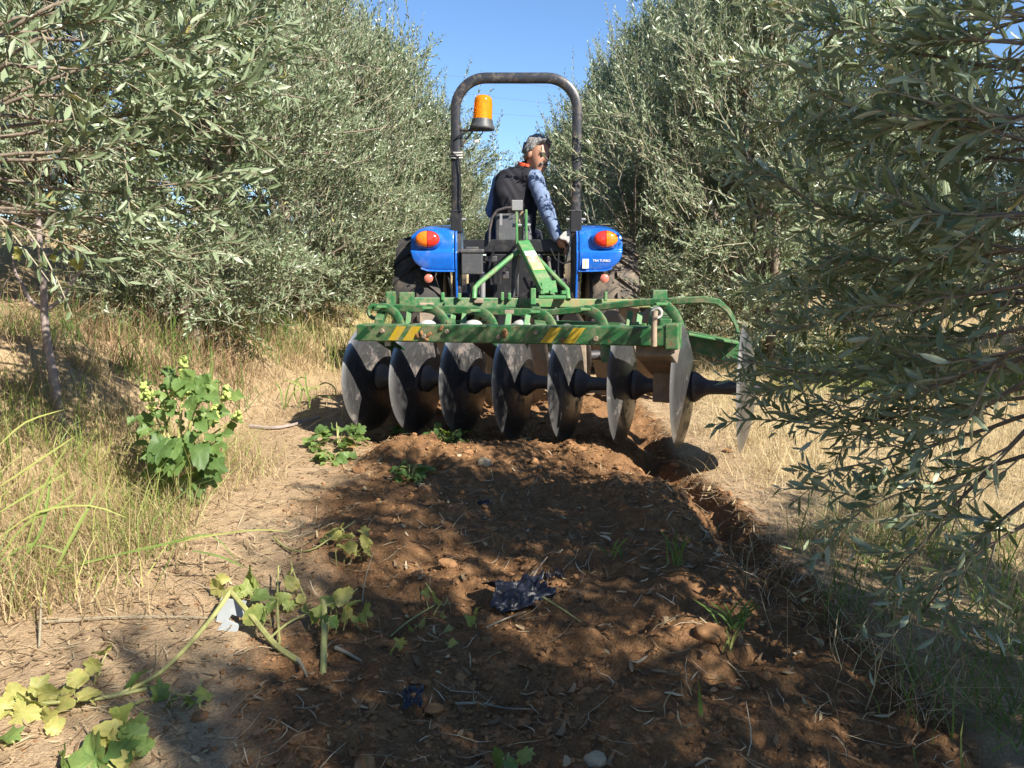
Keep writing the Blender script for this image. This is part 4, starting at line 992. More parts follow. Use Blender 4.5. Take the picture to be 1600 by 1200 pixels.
for k in range(8):
    p = A1+AXD*SPACE*k
    d = child('disc', dm, harrow, frame_z(AXD, p-AXD*depth*0.5, 0.7*k))
    if k == 0: d['label'] = 'leftmost disc of the rear gang'
    if k == 7: d['label'] = 'rightmost disc of the rear gang, half behind olive leaves'
    if k < 7: child('spool', sm, harrow, frame_z(AXD, p+AXD*(depth*0.5), 0))
b = MB(); b.tube([A1-AXD*0.10, A8+AXD*0.06], 0.018, 8); b.build('gang_axle', M['cast'], harrow, smooth=True)
b = MB(); b.lathe([(0.0, 0.0), (0.035, 0), (0.035, 0.03), (0.02, 0.03), (0.02, 0.05), (0, 0.05)], 6, frame_z(AXD, A8+AXD*(depth*0.5), 0)); b.build('axle_nut', M['cast'], harrow)
# rear beam
BL = U(564, 519, 4.05); BR = U(1046, 525, 3.42)
BD = (BR-BL).normalized(); BU = Vector((0, 0, 1)); BN = BD.cross(BU).normalized()
if BN.y > 0: BN = -BN
BU = BN.cross(BD).normalized(); BU = BU if BU.z > 0 else -BU
b = MB(); b.bar(BL, BR, 0.085, 0.087); rb = b.build('rear_beam', M['green'], harrow, bevel=0.006)
LB = (BR-BL).length
def stripe(t, mat, w=0.05, sl=0.075, nm='stripe'):
    c = BL+BD*LB*t+BN*0.0450
    P = [c+BD*(-w/2-sl/2)-BU*0.036, c+BD*(w/2-sl/2)-BU*0.036, c+BD*(w/2+sl/2)+BU*0.036, c+BD*(-w/2+sl/2)+BU*0.036]
    b = MB(); b.prism(P, -BN*0.003); return b.build(nm, M[mat], rb)
for t in (0.152, 0.205, 0.665, 0.735): stripe(t, 'yellow', 0.055, 0.055, 'yellow_stripe')
for t in (0.030, 0.420, 0.885, 0.945): stripe(t, 'dark_green', 0.05, 0.09, 'dark_green_stripe')
for k, t in enumerate((0.10, 0.25, 0.33, 0.5, 0.62, 0.8)):
    c = BL+BD*LB*t+BN*0.046+BU*(0.012*(-1)**k)
    b = MB(); b.lathe([(0.0, 0.010), (0.011, 0.010), (0.013, 0.0)], 6, frame_z(BN, c, 0.3*k)); b.build('bolt', M['dusty_iron'], rb)
c = BL+BD*LB*0.10-BU*0.056; b = MB(); b.box(c, (0.03, 0.03, 0.028)); b.build('bolt', M['pale_grey'], rb, bevel=0.004)
# lumps of mud stuck on the beam
for k, t in enumerate((0.225, 0.24, 0.255, 0.265, 0.52, 0.31, 0.70)):
    c = BL+BD*LB*t+BN*0.044+BU*random.uniform(-0.03, 0.03); b = MB()
    b.lathe([(0.0, 0.012), (0.012, 0.009), (0.018, 0.0), (0.012, -0.006), (0, -0.006)], 7, frame_z(BN, c, k) @ Matrix.Diagonal((random.uniform(0.6, 1.4), random.uniform(0.5, 1.2), random.uniform(0.5, 1.2), 1))); b.build('mud_lump', M['clod'], rb)
# hangers from the beam to the gang
for k, (t, mt, wd) in enumerate([(0.085, 'dark_green', 0.10), (0.43, 'cast', 0.10), (0.96, 'dusty_iron', 0.17)]):
    top = BL+BD*LB*t-BU*0.045; s = ((top-A1).dot(AXD)); ax = A1+AXD*s
    b = MB(); b.bar(top+Vector((0, 0.02, 0.0)), ax+Vector((0, 0, 0.10)), 0.012 if k < 2 else 0.10, wd, up=AXD); b.box(ax, (0.13, 0.13, 0.15), Matrix.Rotation(math.atan2(AXD.y, AXD.x), 3, 'Z')); b.build('bearing_hanger', M[mt], harrow, bevel=0.008)
# end plate and pale stand pipe on the right
pe = BR+BD*0.035
b = MB(); b.bar(BR-BD*0.012, pe+BD*0.012, 0.095, 0.115); b.build('end_plate', M['green'], harrow, bevel=0.006)
b = MB(); b.tube([U(1024, 486, 3.37), U(1022, 505, 3.36), U(1022, 541, 3.36)], 0.013, 10); b.build('stand_pipe', M['dusty_iron'], harrow, smooth=True)
b = MB(); b.tube(arc(U(1026, 489, 3.38), 0.022, 0, 2*math.pi, 14, (1, 0, 0), (0, 0, 1)), 0.007, 6); b.build('ring', M['pale_grey'], harrow, smooth=True)
# scraper bar in two lengths, the right one bending down to the outer disc
Y0, Y1, Y2 = 4.64, 4.26, 3.86
Pm = U(858, 489, Y1)
b = MB(); b.bar(U(584, 480, Y0), Pm, 0.05, 0.042); b.build('scraper_bar', M['green'], harrow, bevel=0.005)
pr = [U(850, 489, 4.25), U(905, 484, 4.18), U(960, 477, 4.10), U(1010, 472, 4.02), U(1060, 470, 3.95), U(1100, 468, 3.9), U(1122, 472, 3.87), U(1138, 486, 3.85), U(1150, 508, 3.83), U(1160, 545, 3.81)]
b = MB(); b.sweep(pr, rprof(0.036, 0.040), up=(0, 1, 0), scale=[1]*6+[0.9, 0.7, 0.5, 0.35]); b.build('scraper_bar', M['green'], harrow, smooth=True)
b = MB(); b.tube(arc(U(586, 487, 4.6), 0.04, math.pi*0.5, math.pi*1.5, 8, (1, 0, 0), (0, 0, 1)), 0.012, 8); b.build('hook', M['green'], harrow, smooth=True)
# curved spring arms
for (x0, y0, x1, y1, Ya) in [(597, 480, 627, 515, 4.52), (668, 482, 698, 515, 4.42), (743, 486, 772, 516, 4.32), (836, 488, 864, 518, 4.20), (914, 484, 944, 518, 4.08), (1032, 476, 1066, 550, 3.86)]:
    a = U(x0, y0, Ya+0.02); e = U(x1, y1, Ya-0.05); P = []
    for k in range(11):
        t = k/10*math.pi/2; P.append(Vector((a.x+(e.x-a.x)*math.sin(t), a.y+(e.y-a.y)*math.sin(t), a.z+(e.z-a.z)*(1-math.cos(t)))))
    P.append(P[-1]+Vector((0.015, -0.02, -0.16)))
    b = MB(); b.sweep(P, rprof(0.05, 0.026), up=(0.5, 0.85, 0)); b.build('spring_arm', M['green'], harrow, smooth=True)
    b = MB(); b.box(a+Vector((0.01, 0, 0.004)), (0.075, 0.07, 0.014)); b.build('arm_clamp', M['green_clean'], harrow, bevel=0.003)
# front beam, its ends, lugs
FL = U(622, 472, 4.86); FR = U(1046, 474, 5.30)
b = MB(); b.bar(FL, FL.lerp(FR, 0.42), 0.07, 0.062); b.build('front_beam', M['green'], harrow, bevel=0.005)
b = MB(); b.bar(FL.lerp(FR, 0.40), FR, 0.064, 0.056); b.build('front_beam', M['green_rusty'], harrow, bevel=0.005)
for px, py, w, h, Yb in [(611, 466, 0.055, 0.085, 4.72), (636, 467, 0.09, 0.085, 4.80), (1029, 477, 0.085, 0.18, 4.5)]:
    b = MB(); b.box(U(px, py, Yb), (w, 0.07, h)); b.build('beam_bracket', M['green'], harrow, bevel=0.006)
for px, h, Yb in [(692, 0.05, 4.9), (785, 0.055, 4.98), (796, 0.045, 4.98), (833, 0.10, 4.75), (946, 0.06, 5.1), (883, 0.05, 5.05), (718, 0.04, 4.9)]:
    p = U(px, 463, Yb); b = MB(); b.box(p, (0.020 if h < 0.09 else 0.032, 0.05, h)); b.build('lug_plate', M['green_clean'], harrow, bevel=0.005)
b = MB(); b.box(U(748, 470, 4.95), (0.06, 0.05, 0.03)); b.build('lug_plate', M['dusty_iron'], harrow, bevel=0.006)
# side members between the front and rear beams, and short uprights
for (p, q, w, h) in [((602, 476, 4.78), (592, 505, 4.45), 0.05, 0.05), ((1036, 476, 5.2), (1040, 508, 3.8), 0.06, 0.06), ((700, 476, 4.9), (705, 508, 4.35), 0.05, 0.04), ((835, 478, 5.0), (845, 512, 4.05), 0.06, 0.04)]:
    b = MB(); b.bar(U(*p), U(*q), w, h); b.build('frame_member', M['green'], harrow, bevel=0.005)
for px, y0, y1, Yb in [(640, 478, 508, 4.55), (709, 487, 510, 4.45), (726, 490, 508, 4.4), (825, 492, 510, 4.2), (1020, 480, 512, 3.95), (985, 486, 510, 4.1), (1000, 488, 512, 4.05), (795, 490, 512, 4.2)]:
    b = MB(); b.bar(U(px, y0, Yb), U(px-3, y1, Yb-0.03), 0.03, 0.012, up=(0, 1, 0)); b.build('upright', M['green_clean'], harrow, bevel=0.003)
b = MB(); b.bar(U(700, 502, 4.5), U(765, 503, 4.42), 0.03, 0.012); b.build('flat_strip', M['green_clean'], harrow)
b = MB(); b.bar(U(870, 504, 4.3), U(1010, 508, 4.05), 0.04, 0.02); b.build('flat_strip', M['green_clean'], harrow)
# bearing caps seen over the rear beam
for px, Yb in [(668, 4.35), (740, 4.3), (815, 4.22)]:
    p = U(px, 508, Yb); b = MB(); b.lathe([(0.05*math.cos(t), 0.03*math.sin(t)) for t in np.linspace(math.pi/2, -0.2, 7)], 16, Matrix.Translation(p)); b.build('bearing_cap', M['pale_grey'], harrow, smooth=True)
# top-link eye post in the middle of the frame (short rusty pin, jack)
b = MB(); b.tube([U(797, 488, 4.24), U(795, 512, 4.2)], 0.010, 8); b.box(U(796, 487, 4.24), (0.05, 0.03, 0.02)); b.build('pin', M['dusty_iron'], harrow)
# tapered wing on the right
W = [U(1062, 516, 4.02), U(1090, 521, 3.99), U(1150, 533, 3.96), U(1172, 540, 3.94), U(1172, 574, 3.94), U(1092, 552, 3.99), U(1062, 545, 4.02)]
b = MB(); b.prism(W, (0.02, 0.06, 0)); b.build('wing_beam', M['green'], harrow, bevel=0.006)
b = MB(); b.bar(U(1075, 521, 3.97), U(1156, 536, 3.93), 0.11, 0.012); b.build('wing_plate', M['green_clean'], harrow, bevel=0.003)
# light hook hanging between discs
ck = U(946, 552, 4.05); b = MB(); b.tube(arc(ck, 0.035, 0, 2*math.pi, 16, (0.6, 0, 0), (0, 0, 1)), 0.008, 6); b.tube([ck+Vector((0, 0, 0.035)), ck+Vector((0.0, 0, 0.09))], 0.008, 6); b.build('shackle', M['pale_grey'], harrow, smooth=True)
# front gang, angled the other way, caked with earth
C1 = Vector((-0.72, 4.83, 0.46)); C7 = Vector((0.98, 5.42, 0.46)); AF = (C7-C1).normalized(); ns = 7
smf = spool_mesh('front_spool', (C7-C1).length/(ns-1)-0.02)
for k in range(ns):
    p = C1.lerp(C7, k/(ns-1)); child('front_disc', dm2, harrow, frame_z(-AF, p, k))
    if k < ns-1: child('front_spool', smf, harrow, frame_z(AF, p, 0))
for t in (0.12, 0.5, 0.9):
    p = C1.lerp(C7, t); b = MB(); b.bar(p, Vector((p.x, p.y-0.02, FL.lerp(FR, t).z)), 0.02, 0.15, up=AF); b.build('front_hanger', M['dusty_iron'], harrow, bevel=0.006)
for px, Yb, wd in [(960, 4.55, 0.10), (905, 4.6, 0.08), (775, 4.75, 0.05)]:
    a = U(px, 530, Yb); e = U(px+2, 600, Yb); b = MB(); b.bar(a, e, wd, 0.02, up=(0, 1, 0)); b.build('standard', M['dusty_iron'], harrow, bevel=0.006)
# mast of the three-point hitch
Ym = 5.28
for px in (807, 822):
    b = MB(); b.bar(U(px, 328, Ym), U(px+1, 384, Ym), 0.016, 0.07, up=(0, 1, 0)); b.build('mast_bar', M['green_clean'], harrow, bevel=0.003)
b = MB(); b.tube([U(800, 352, Ym), U(829, 352, Ym)], 0.012, 8); b.build('mast_pin', M['grey'], harrow)
b = MB(); b.tube([U(815, 330, Ym+0.02), U(814, 374, Ym+0.02)], 0.016, 8); b.tube([U(815, 345, Ym), Vector((TX, 6.35, 1.22))], 0.02, 8); b.build('top_link', M['dusty_iron'], harrow, smooth=True)
b = MB(); b.box(U(808, 321, Ym-0.02), (0.072, 0.05, 0.068)); b.build('top_block', M['grey'], harrow, bevel=0.004)
ma, mb_ = U(817, 380, Ym-0.03), U(856, 455, 4.84)
b = MB(); b.bar(ma, mb_, 0.085, 0.05, up=(0.25, -0.9, 0.4), w2=0.10); mast = b.build('mast', M['green_clean'], harrow, bevel=0.006)
md = (mb_-ma).normalized(); mr = md.cross(Vector((0.25, -0.9, 0.4))).normalized(); mu_ = mr.cross(md).normalized(); mu_ = mu_ if mu_.y < 0 else -mu_
def mast_label(t0, t1, mat, nm, dz=0.0265):
    a = ma.lerp(mb_, t0)+mu_*dz; e = ma.lerp(mb_, t1)+mu_*dz; b = MB(); b.prism([a-mr*0.036, a+mr*0.036, e+mr*0.039, e-mr*0.039], mu_*0.002); b.build(nm, M[mat], mast)
mast_label(0.25, 0.34, 'sticker_white', 'white_sticker'); mast_label(0.345, 0.49, 'sticker_red', 'red_sticker'); mast_label(0.495, 0.64, 'sticker_yellow', 'yellow_sticker')
b = MB(); b.box(U(862, 464, 4.84), (0.17, 0.14, 0.022)); b.build('mast_foot', M['green_clean'], harrow, bevel=0.005)
for px in (847, 862, 880):
    b = MB(); b.lathe([(0.0, 0.02), (0.016, 0.02), (0.018, 0.0)], 6, Matrix.Translation(U(px, 459, 4.80))); b.build('bolt', M['green_clean'], harrow)
b = MB(); b.bar(U(857, 440, 4.86), U(860, 458, 4.8), 0.012, 0.09, up=(1, 0, 0)); b.build('gusset', M['green_clean'], harrow)
b = MB(); b.tube([U(812, 392, Ym-0.02), U(795, 404, Ym-0.06), U(748, 443, 5.0), U(742, 450, 4.95), U(741, 467, 4.92)], 0.017, 10); b.build('brace', M['green_clean'], harrow, smooth=True)
b = MB(); b.tube([U(824, 388, Ym-0.02), U(840, 404, Ym-0.06), U(880, 446, 5.05), U(886, 452, 5.0), U(888, 468, 4.95)], 0.017, 10); b.build('brace', M['green_clean'], harrow, smooth=True)
b = MB(); b.tube([U(812, 400, Ym), U(806, 430, 5.2), U(807, 462, 5.1)], 0.009, 8); b.build('pull_rod', M['dusty_iron'], harrow)
b = MB(); b.bar(U(806, 385, Ym+0.04), U(804, 465, Ym), 0.05, 0.03, up=(0, 1, 0)); b.build('mast_strut', M['cast'], harrow, bevel=0.004)
for s in (-1, 1):
    p = Vector((TX+s*0.36, 5.48, 0.56)); q = FL.lerp(FR, 0.32 if s < 0 else 0.66)
    b = MB(); b.bar(p, q, 0.05, 0.06); b.build('hitch_arm', M['green'], harrow, bevel=0.006)

# ------------------------------------------------------------------ ground cover
def blades_mesh(name, B, Hh, W, lean, mat, tint, seed=1, k=4):
    """bent tapering blades: base points, heights, widths, lean vectors (horizontal throw at the tip)"""
    rng = np.random.default_rng(seed); n = len(B); t = np.linspace(0, 1, k)
    th = rng.uniform(0, 2*np.pi, n); S = np.stack([np.cos(th), np.sin(th), np.zeros(n)], 1)
    kk = rng.normal(0, 0.10, (n, 2))
    V = np.empty((n, 2*k-1, 3))
    for i, tt in enumerate(t):
        c = B+np.concatenate([lean*(tt**1.8), (Hh*(tt-0.35*np.minimum(1, (np.linalg.norm(lean, axis=1)/np.maximum(Hh, 1e-3)))*tt**2.5))[:, None]], 1)
        c[:, :2] += kk*Hh[:, None]*np.sin(tt*3.0)[..., None] if np.ndim(tt) else kk*(Hh*math.sin(tt*3.0))[:, None]
        w = (W*(1-0.75*tt))[:, None]
        if i < k-1: V[:, 2*i] = c-S*w/2; V[:, 2*i+1] = c+S*w/2
        else: V[:, 2*k-2] = c
    o = (np.arange(n)*(2*k-1))[:, None]
    q = np.concatenate([o+np.array([[2*i, 2*i+1, 2*i+3, 2*i+2]]) for i in range(k-2)], 0)
    tr = o+np.array([[2*k-4, 2*k-3, 2*k-2]])
    return np_mesh(name, V.reshape(-1, 3), tr, q, {'tint': np.repeat(tint, 2*k-1)}, False, [mat])

def clumped(n_cl, per, xr_, yr_, spread, rng, accept=None):
    out = []; got = 0
    while got < n_cl:
        x = rng.uniform(*xr_); y = yr_[0]+(yr_[1]-yr_[0])*rng.random()**1.25
        if accept is None or accept(x, y, rng): out.append((x, y)); got += 1
    c = np.array(out); P = np.repeat(c, per, 0)+rng.normal(0, spread, (n_cl*per, 2)); return P, np.repeat(np.arange(n_cl), per)

def grass_patch(name, label, n_cl, per, xr_, yr_, spread, hr, wr_, throw, mat, seed, accept=None, tr=(0.2, 0.9), k=4):
    rng = np.random.default_rng(seed); P, cid = clumped(n_cl, per, xr_, yr_, spread, rng, accept); n = len(P)
    z = ground_h(P[:, 0], P[:, 1])-0.008; B = np.concatenate([P, z[:, None]], 1)
    ch = rng.uniform(0.6, 1.3, n_cl)[cid]; Hh = rng.uniform(*hr, n)*ch
    a = rng.uniform(0, 2*np.pi, n); lean = np.stack([np.cos(a), np.sin(a)], 1)*(Hh*np.abs(rng.normal(0.1, throw, n)))[:, None]
    me = blades_mesh(name, B, Hh, rng.uniform(*wr_, n), lean, M[mat], np.clip(rng.uniform(*tr, n)+rng.normal(0, 0.12, n_cl)[cid], 0, 1), seed, k)
    return tag(link(name, me), label, 'grass', None, 'stuff')

off_row = lambda x, y, r: plough_mask(np.array([x]), np.array([y]))[0] < 0.3
# dry grass left: thick by the frame edge, thin along the bank foot
grass_patch('dry_grass', 'tangled dry straw grass on the left verge below the bank', 290, 26, (-2.4, -1.10), (2.1, 3.9), 0.06, (0.06, 0.28), (0.0018, 0.0042), 1.0, 'drygrass', 61, lambda x, y, r: r.random() < 0.15+0.85*float(sstep(-1.05, -1.5, x+0.12*(y-3.0))), (0.0, 0.62))
grass_patch('dry_grass', 'low dry brown grass along the foot of the left bank behind the harrow', 170, 20, (-2.6, -0.95), (4.6, 9.0), 0.09, (0.05, 0.20), (0.0025, 0.005), 0.9, 'drygrass', 62, None, (0.0, 0.7))
grass_patch('dry_grass', 'sunlit pale straw grass on the right verge beyond the furrow', 700, 24, (0.95, 3.9), (2.5, 7.0), 0.06, (0.04, 0.20), (0.0018, 0.0045), 1.0, 'drygrass', 63, lambda x, y, r: x > float(furrow_x(y))+0.22 and r.random() < 0.25+0.75*float(sstep(0.98, 1.4, x)), (0.35, 1.0))
grass_patch('undergrowth', 'tangle of dark dry stalks under the left olives on the bank', 120, 24, (-3.0, -1.75), (4.2, 7.0), 0.10, (0.10, 0.42), (0.003, 0.007), 0.9, 'litter', 60, None, (0.0, 0.45))
grass_patch('undergrowth', 'low green undergrowth below the left olives', 60, 22, (-3.0, -1.8), (4.0, 7.0), 0.08, (0.10, 0.40), (0.005, 0.010), 0.8, 'grass', 59, None, (0.0, 0.5))
grass_patch('dry_grass', 'dry grass between the far olive rows', 700, 18, (-6, 8), (6.5, 26.0), 0.14, (0.12, 0.45), (0.005, 0.010), 0.4, 'drygrass', 64, lambda x, y, r: not (abs(x) < 0.95 and y < 9))
grass_patch('green_grass', 'green grass growing low among the straw at lower right', 60, 18, (0.92, 1.9), (1.55, 2.7), 0.05, (0.06, 0.24), (0.0025, 0.006), 1.0, 'grass', 65, None, (0.0, 0.6))
grass_patch('dry_grass', 'thin dry stalks mixed with the green grass at lower right', 90, 14, (0.80, 2.0), (1.5, 2.9), 0.07, (0.05, 0.22), (0.0015, 0.0035), 1.1, 'drygrass', 69, None, (0.2, 1.0))
grass_patch('green_grass', 'long green grass mixed into the straw at the left frame edge', 95, 16, (-2.2, -1.2), (2.1, 3.8), 0.06, (0.10, 0.36), (0.003, 0.006), 0.9, 'grass', 66, None, (0.4, 1.0))
grass_patch('green_grass', 'bright green grass lit by the sun under the right olive', 260, 24, (1.9, 4.2), (5.2, 8.5), 0.08, (0.08, 0.30), (0.004, 0.008), 0.5, 'grass', 67, None, (0.35, 0.9))
grass_patch('green_grass', 'sparse green grass below the left olive row', 120, 18, (-3.0, -1.0), (6.5, 11.0), 0.08, (0.12, 0.45), (0.004, 0.008), 0.5, 'grass', 68, None, (0.3, 0.9))

def scatter_clods():
    import bmesh
    rng = np.random.default_rng(77)
    def base(sub):
        bm = bmesh.new(); bmesh.ops.create_icosphere(bm, subdivisions=sub, radius=1.0); bm.verts.ensure_lookup_table()
        V = np.array([v.co[:] for v in bm.verts]); F = np.array([[v.index for v in f.verts] for f in bm.faces]); bm.free(); return V, F
    for nm, lb, sub, n, lo, hi in (('soil_crumbs', 'small crumbs of brown soil strewn over the ploughed strip', 1, 14500, 0.0025, 0.010), ('soil_clods', 'brown clods of turned soil lying on the ploughed strip', 2, 420, 0.008, 0.022), ('soil_clods', 'sunlit lumps of loose soil on the mound below the discs', 2, 220, 0.008, 0.026)):
        BV, BF = base(sub); P = np.empty((0, 2))
        while len(P) < n:
            y = 1.25+3.6*rng.random(40000)**1.6; x = rng.uniform(-1.05, 1.05, 40000); pm = plough_mask(x, y)
            ok = rng.random(40000) < 0.06+pm*0.94*np.clip(0.25+2.2*np.maximum(0, fbm(x*3, y*3, 9, 2)+0.2), 0, 1); P = np.concatenate([P, np.stack([x, y], 1)[ok]])
        if 'sunlit' in lb: P = np.stack([rng.normal(0.05, 0.42, n), rng.normal(3.75, 0.28, n)], 1)
        P = P[:n]; s = lo*(hi/lo)**(rng.random(n)**2.4)
        z = ground_h(P[:, 0], P[:, 1]); m = len(BV)
        jit = 1+rng.normal(0, 0.20 if sub == 1 else 0.10, (n, m))+(0.22*np.sin(rng.uniform(2, 4, (n, 1))*(BV@rng.normal(size=(3, n))).T+rng.uniform(0, 6, (n, 1))))
        A = np.eye(3)[None]*rng.uniform(0.6, 1.3, (n, 1, 3))+rng.normal(0, 0.13, (n, 3, 3))
        V = np.einsum('nmk,nkj->nmj', BV[None]*jit[..., None], A)*s[:, None, None]*np.array([1, 1, 0.7])
        V = V+np.stack([P[:, 0], P[:, 1], z+s*0.10], 1)[:, None, :]
        F = (BF[None]+(np.arange(n)*m)[:, None, None]).reshape(-1, 3)
        tag(link(nm, np_mesh(nm, V.reshape(-1, 3), F, None, None, False, [M['clod']])), lb, 'soil', None, 'stuff')
scatter_clods()

def litter(name, label, n, xr_, yr_, lr, wr_, seed, accept=None, tr=(0.2, 1.0)):
    rng = np.random.default_rng(seed); P = []
    while len(P) < n:
        x = rng.uniform(*xr_); y = yr_[0]+(yr_[1]-yr_[0])*rng.random()**1.4
        if accept is None or accept(x, y, rng): P.append((x, y))
    P = np.array(P); a = rng.uniform(0, 6.28, n); L_ = rng.uniform(*lr, n); W = rng.uniform(*wr_, n); k = 4
    V = np.empty((n, 2*k, 3)); bend = rng.normal(0, 0.25, n); lift = np.abs(rng.normal(0, 0.12, n)); curl = rng.uniform(-0.5, 0.5, n)
    for i in range(k):
        t = i/(k-1)-0.5; dx = np.cos(a+bend*t*2)*L_*t; dy = np.sin(a+bend*t*2)*L_*t; cx = P[:, 0]+dx; cy = P[:, 1]+dy
        z = np.maximum(ground_h(cx, cy, True), ground_h(P[:, 0], P[:, 1], True))+0.004+L_*lift*(t+0.5)+W*0.3
        w = W*math.sin(math.pi*(0.12+0.76*i/(k-1))); nx_, ny_ = -np.sin(a), np.cos(a)
        V[:, 2*i] = np.stack([cx-nx_*w/2, cy-ny_*w/2, z+curl*w], 1); V[:, 2*i+1] = np.stack([cx+nx_*w/2, cy+ny_*w/2, z+curl*w*0.5], 1)
    o = (np.arange(n)*2*k)[:, None]; q = np.concatenate([o+np.array([[2*i, 2*i+1, 2*i+3, 2*i+2]]) for i in range(k-1)], 0)
    tag(link(name, np_mesh(name, V.reshape(-1, 3), None, q, {'tint': np.repeat(rng.uniform(*tr, n), 2*k)}, False, [M['litter']])), label, 'litter', None, 'stuff')
litter('dead_leaves', 'fallen dry olive leaves scattered on the left verge', 3600, (-1.9, -0.3), (1.3, 5.0), (0.012, 0.042), (0.003, 0.008), 81, lambda x, y, r: r.random() < 0.15+0.85*float(sstep(-0.45, -0.85, x)), (0.0, 0.85))
litter('straw_bits', 'bits of dry straw scattered over the ploughed soil', 1000, (-0.9, 0.95), (1.3, 4.4), (0.02, 0.13), (0.0012, 0.0035), 82, None, (0.3, 1.0))
litter('straw_bits', 'matted straw lying on the right verge beside the furrow', 6500, (0.85, 3.2), (1.6, 5.6), (0.04, 0.16), (0.0015, 0.004), 83, lambda x, y, r: x > float(furrow_x(y))+0.05, (0.45, 1.0))
litter('straw_bits', 'matted dry stalks lying on the left verge', 1500, (-2.4, -0.75), (1.6, 6.0), (0.04, 0.20), (0.0015, 0.004), 84, None, (0.3, 0.95))
litter('dead_leaves', 'withered brown leaves and root bits turned up in the soil', 300, (-0.75, 0.9), (1.3, 3.6), (0.015, 0.05), (0.006, 0.016), 85, None, (0.1, 0.9))

# ------------------------------------------------------------------ broad-leaved weeds
def broad_leaf(seed, tint, lobes=5, deep=0.22):
    """heart-shaped lobed blade with toothed edge, midrib fold and curled rim"""
    rng = np.random.default_rng(seed); n = 33; fold = rng.uniform(0.15, 0.95); droop = rng.uniform(0.2, 1.1); tw = rng.uniform(-0.6, 0.6); ph = rng.uniform(-0.3, 0.3)
    ring = []
    for k in range(n):
        a = -math.pi*0.94+2*math.pi*0.94*k/(n-1)
        lob = math.cos(lobes*a+ph*0)*deep; tooth = 0.05*(1 if k % 2 else -1)
        r = 0.46*(1+0.20*math.cos(a))*(1+lob+tooth+rng.normal(0, 0.03)); ring.append((r*math.sin(a), r*math.cos(a)*1.1))
    def z(x, y): return fold*abs(x)*0.7-droop*(y*y)*0.6+tw*x*y*1.5+0.05*math.sin(10*x+ph*9)*math.sin(7*y+seed)
    V = [(0, 0.36, z(0, 0.36))]; F = []
    for sc in (0.5, 1.0):
        for x, y in ring:
            X, Y = x*sc, 0.36+y*sc; rim = (0.10*math.sin(3*X*9+seed) if sc == 1 else 0)*0.5; V.append((X, Y, z(X, Y)+rim))
    F += [(0, 1+k+1, 1+k) for k in range(n-1)]
    F += [(1+k, 1+k+1, 1+n+k+1, 1+n+k) for k in range(n-1)]
    V.append((0, 0.0, 0.0)); e = len(V)-1; F += [(0, 1, e), (1, 1+n, e), (n, 0, e), (2*n, n, e)]
    me = bpy.data.meshes.new('weed_leaf'); me.from_pydata(V, [], F); me.materials.append(M['weed']); me.polygons.foreach_set('use_smooth', [True]*len(F))
    tv = np.full(len(V), tint)+rng.normal(0, 0.05, len(V)); tv[1+n:1+2*n] += rng.uniform(-0.05, 0.12)
    a = me.attributes.new('tint', 'FLOAT', 'POINT'); a.data.foreach_set('value', np.clip(tv, 0, 1)); me.validate(); return me
LEAF = {t: [broad_leaf(900+10*i+s, t, (5, 3, 5, 7)[s], 0.08+0.04*s) for s in range(4)] for i, t in enumerate((0.08, 0.3, 0.5, 0.7, 0.88))}
TK = sorted(LEAF)
def leaf_at(root, p, d, n, size, tint):
    d = Vector(d).normalized(); n = Vector(n); s = d.cross(n).normalized(); n = s.cross(d).normalized()
    k = min(TK, key=lambda q: abs(q-tint)); me = random.choice(LEAF[k])
    o = bpy.data.objects.new('leaf', me); col.objects.link(o); o.parent = root
    R = Matrix(((s.x, d.x, n.x), (s.y, d.y, n.y), (s.z, d.z, n.z))).to_4x4()
    o.matrix_basis = Matrix.Translation(Vector(p)-ORIG[root.name]) @ R @ Matrix.Diagonal((size, size, size, 1)); return o
def stem(root, pts, r0, r1=None, mat='stalk', nm='stem', n=7):
    r1 = r0 if r1 is None else r1; P = [Vector(p) for p in pts]
    # smooth polyline
    Q = []
    for i in range(len(P)-1):
        p0 = P[max(0, i-1)]; p1 = P[i]; p2 = P[i+1]; p3 = P[min(len(P)-1, i+2)]
        for t in (0, 0.25, 0.5, 0.75):
            Q.append(0.5*((2*p1)+(p2-p0)*t+(2*p0-5*p1+4*p2-p3)*t*t+(3*p1-p0-3*p2+p3)*t**3))
    Q.append(P[-1]); m = len(Q)
    b = MB(); b.tube(Q, [r0+(r1-r0)*k/(m-1) for k in range(m)], n); return b.build(nm, M[mat], root, smooth=True), Q
def rnd(a, b): return random.uniform(a, b)

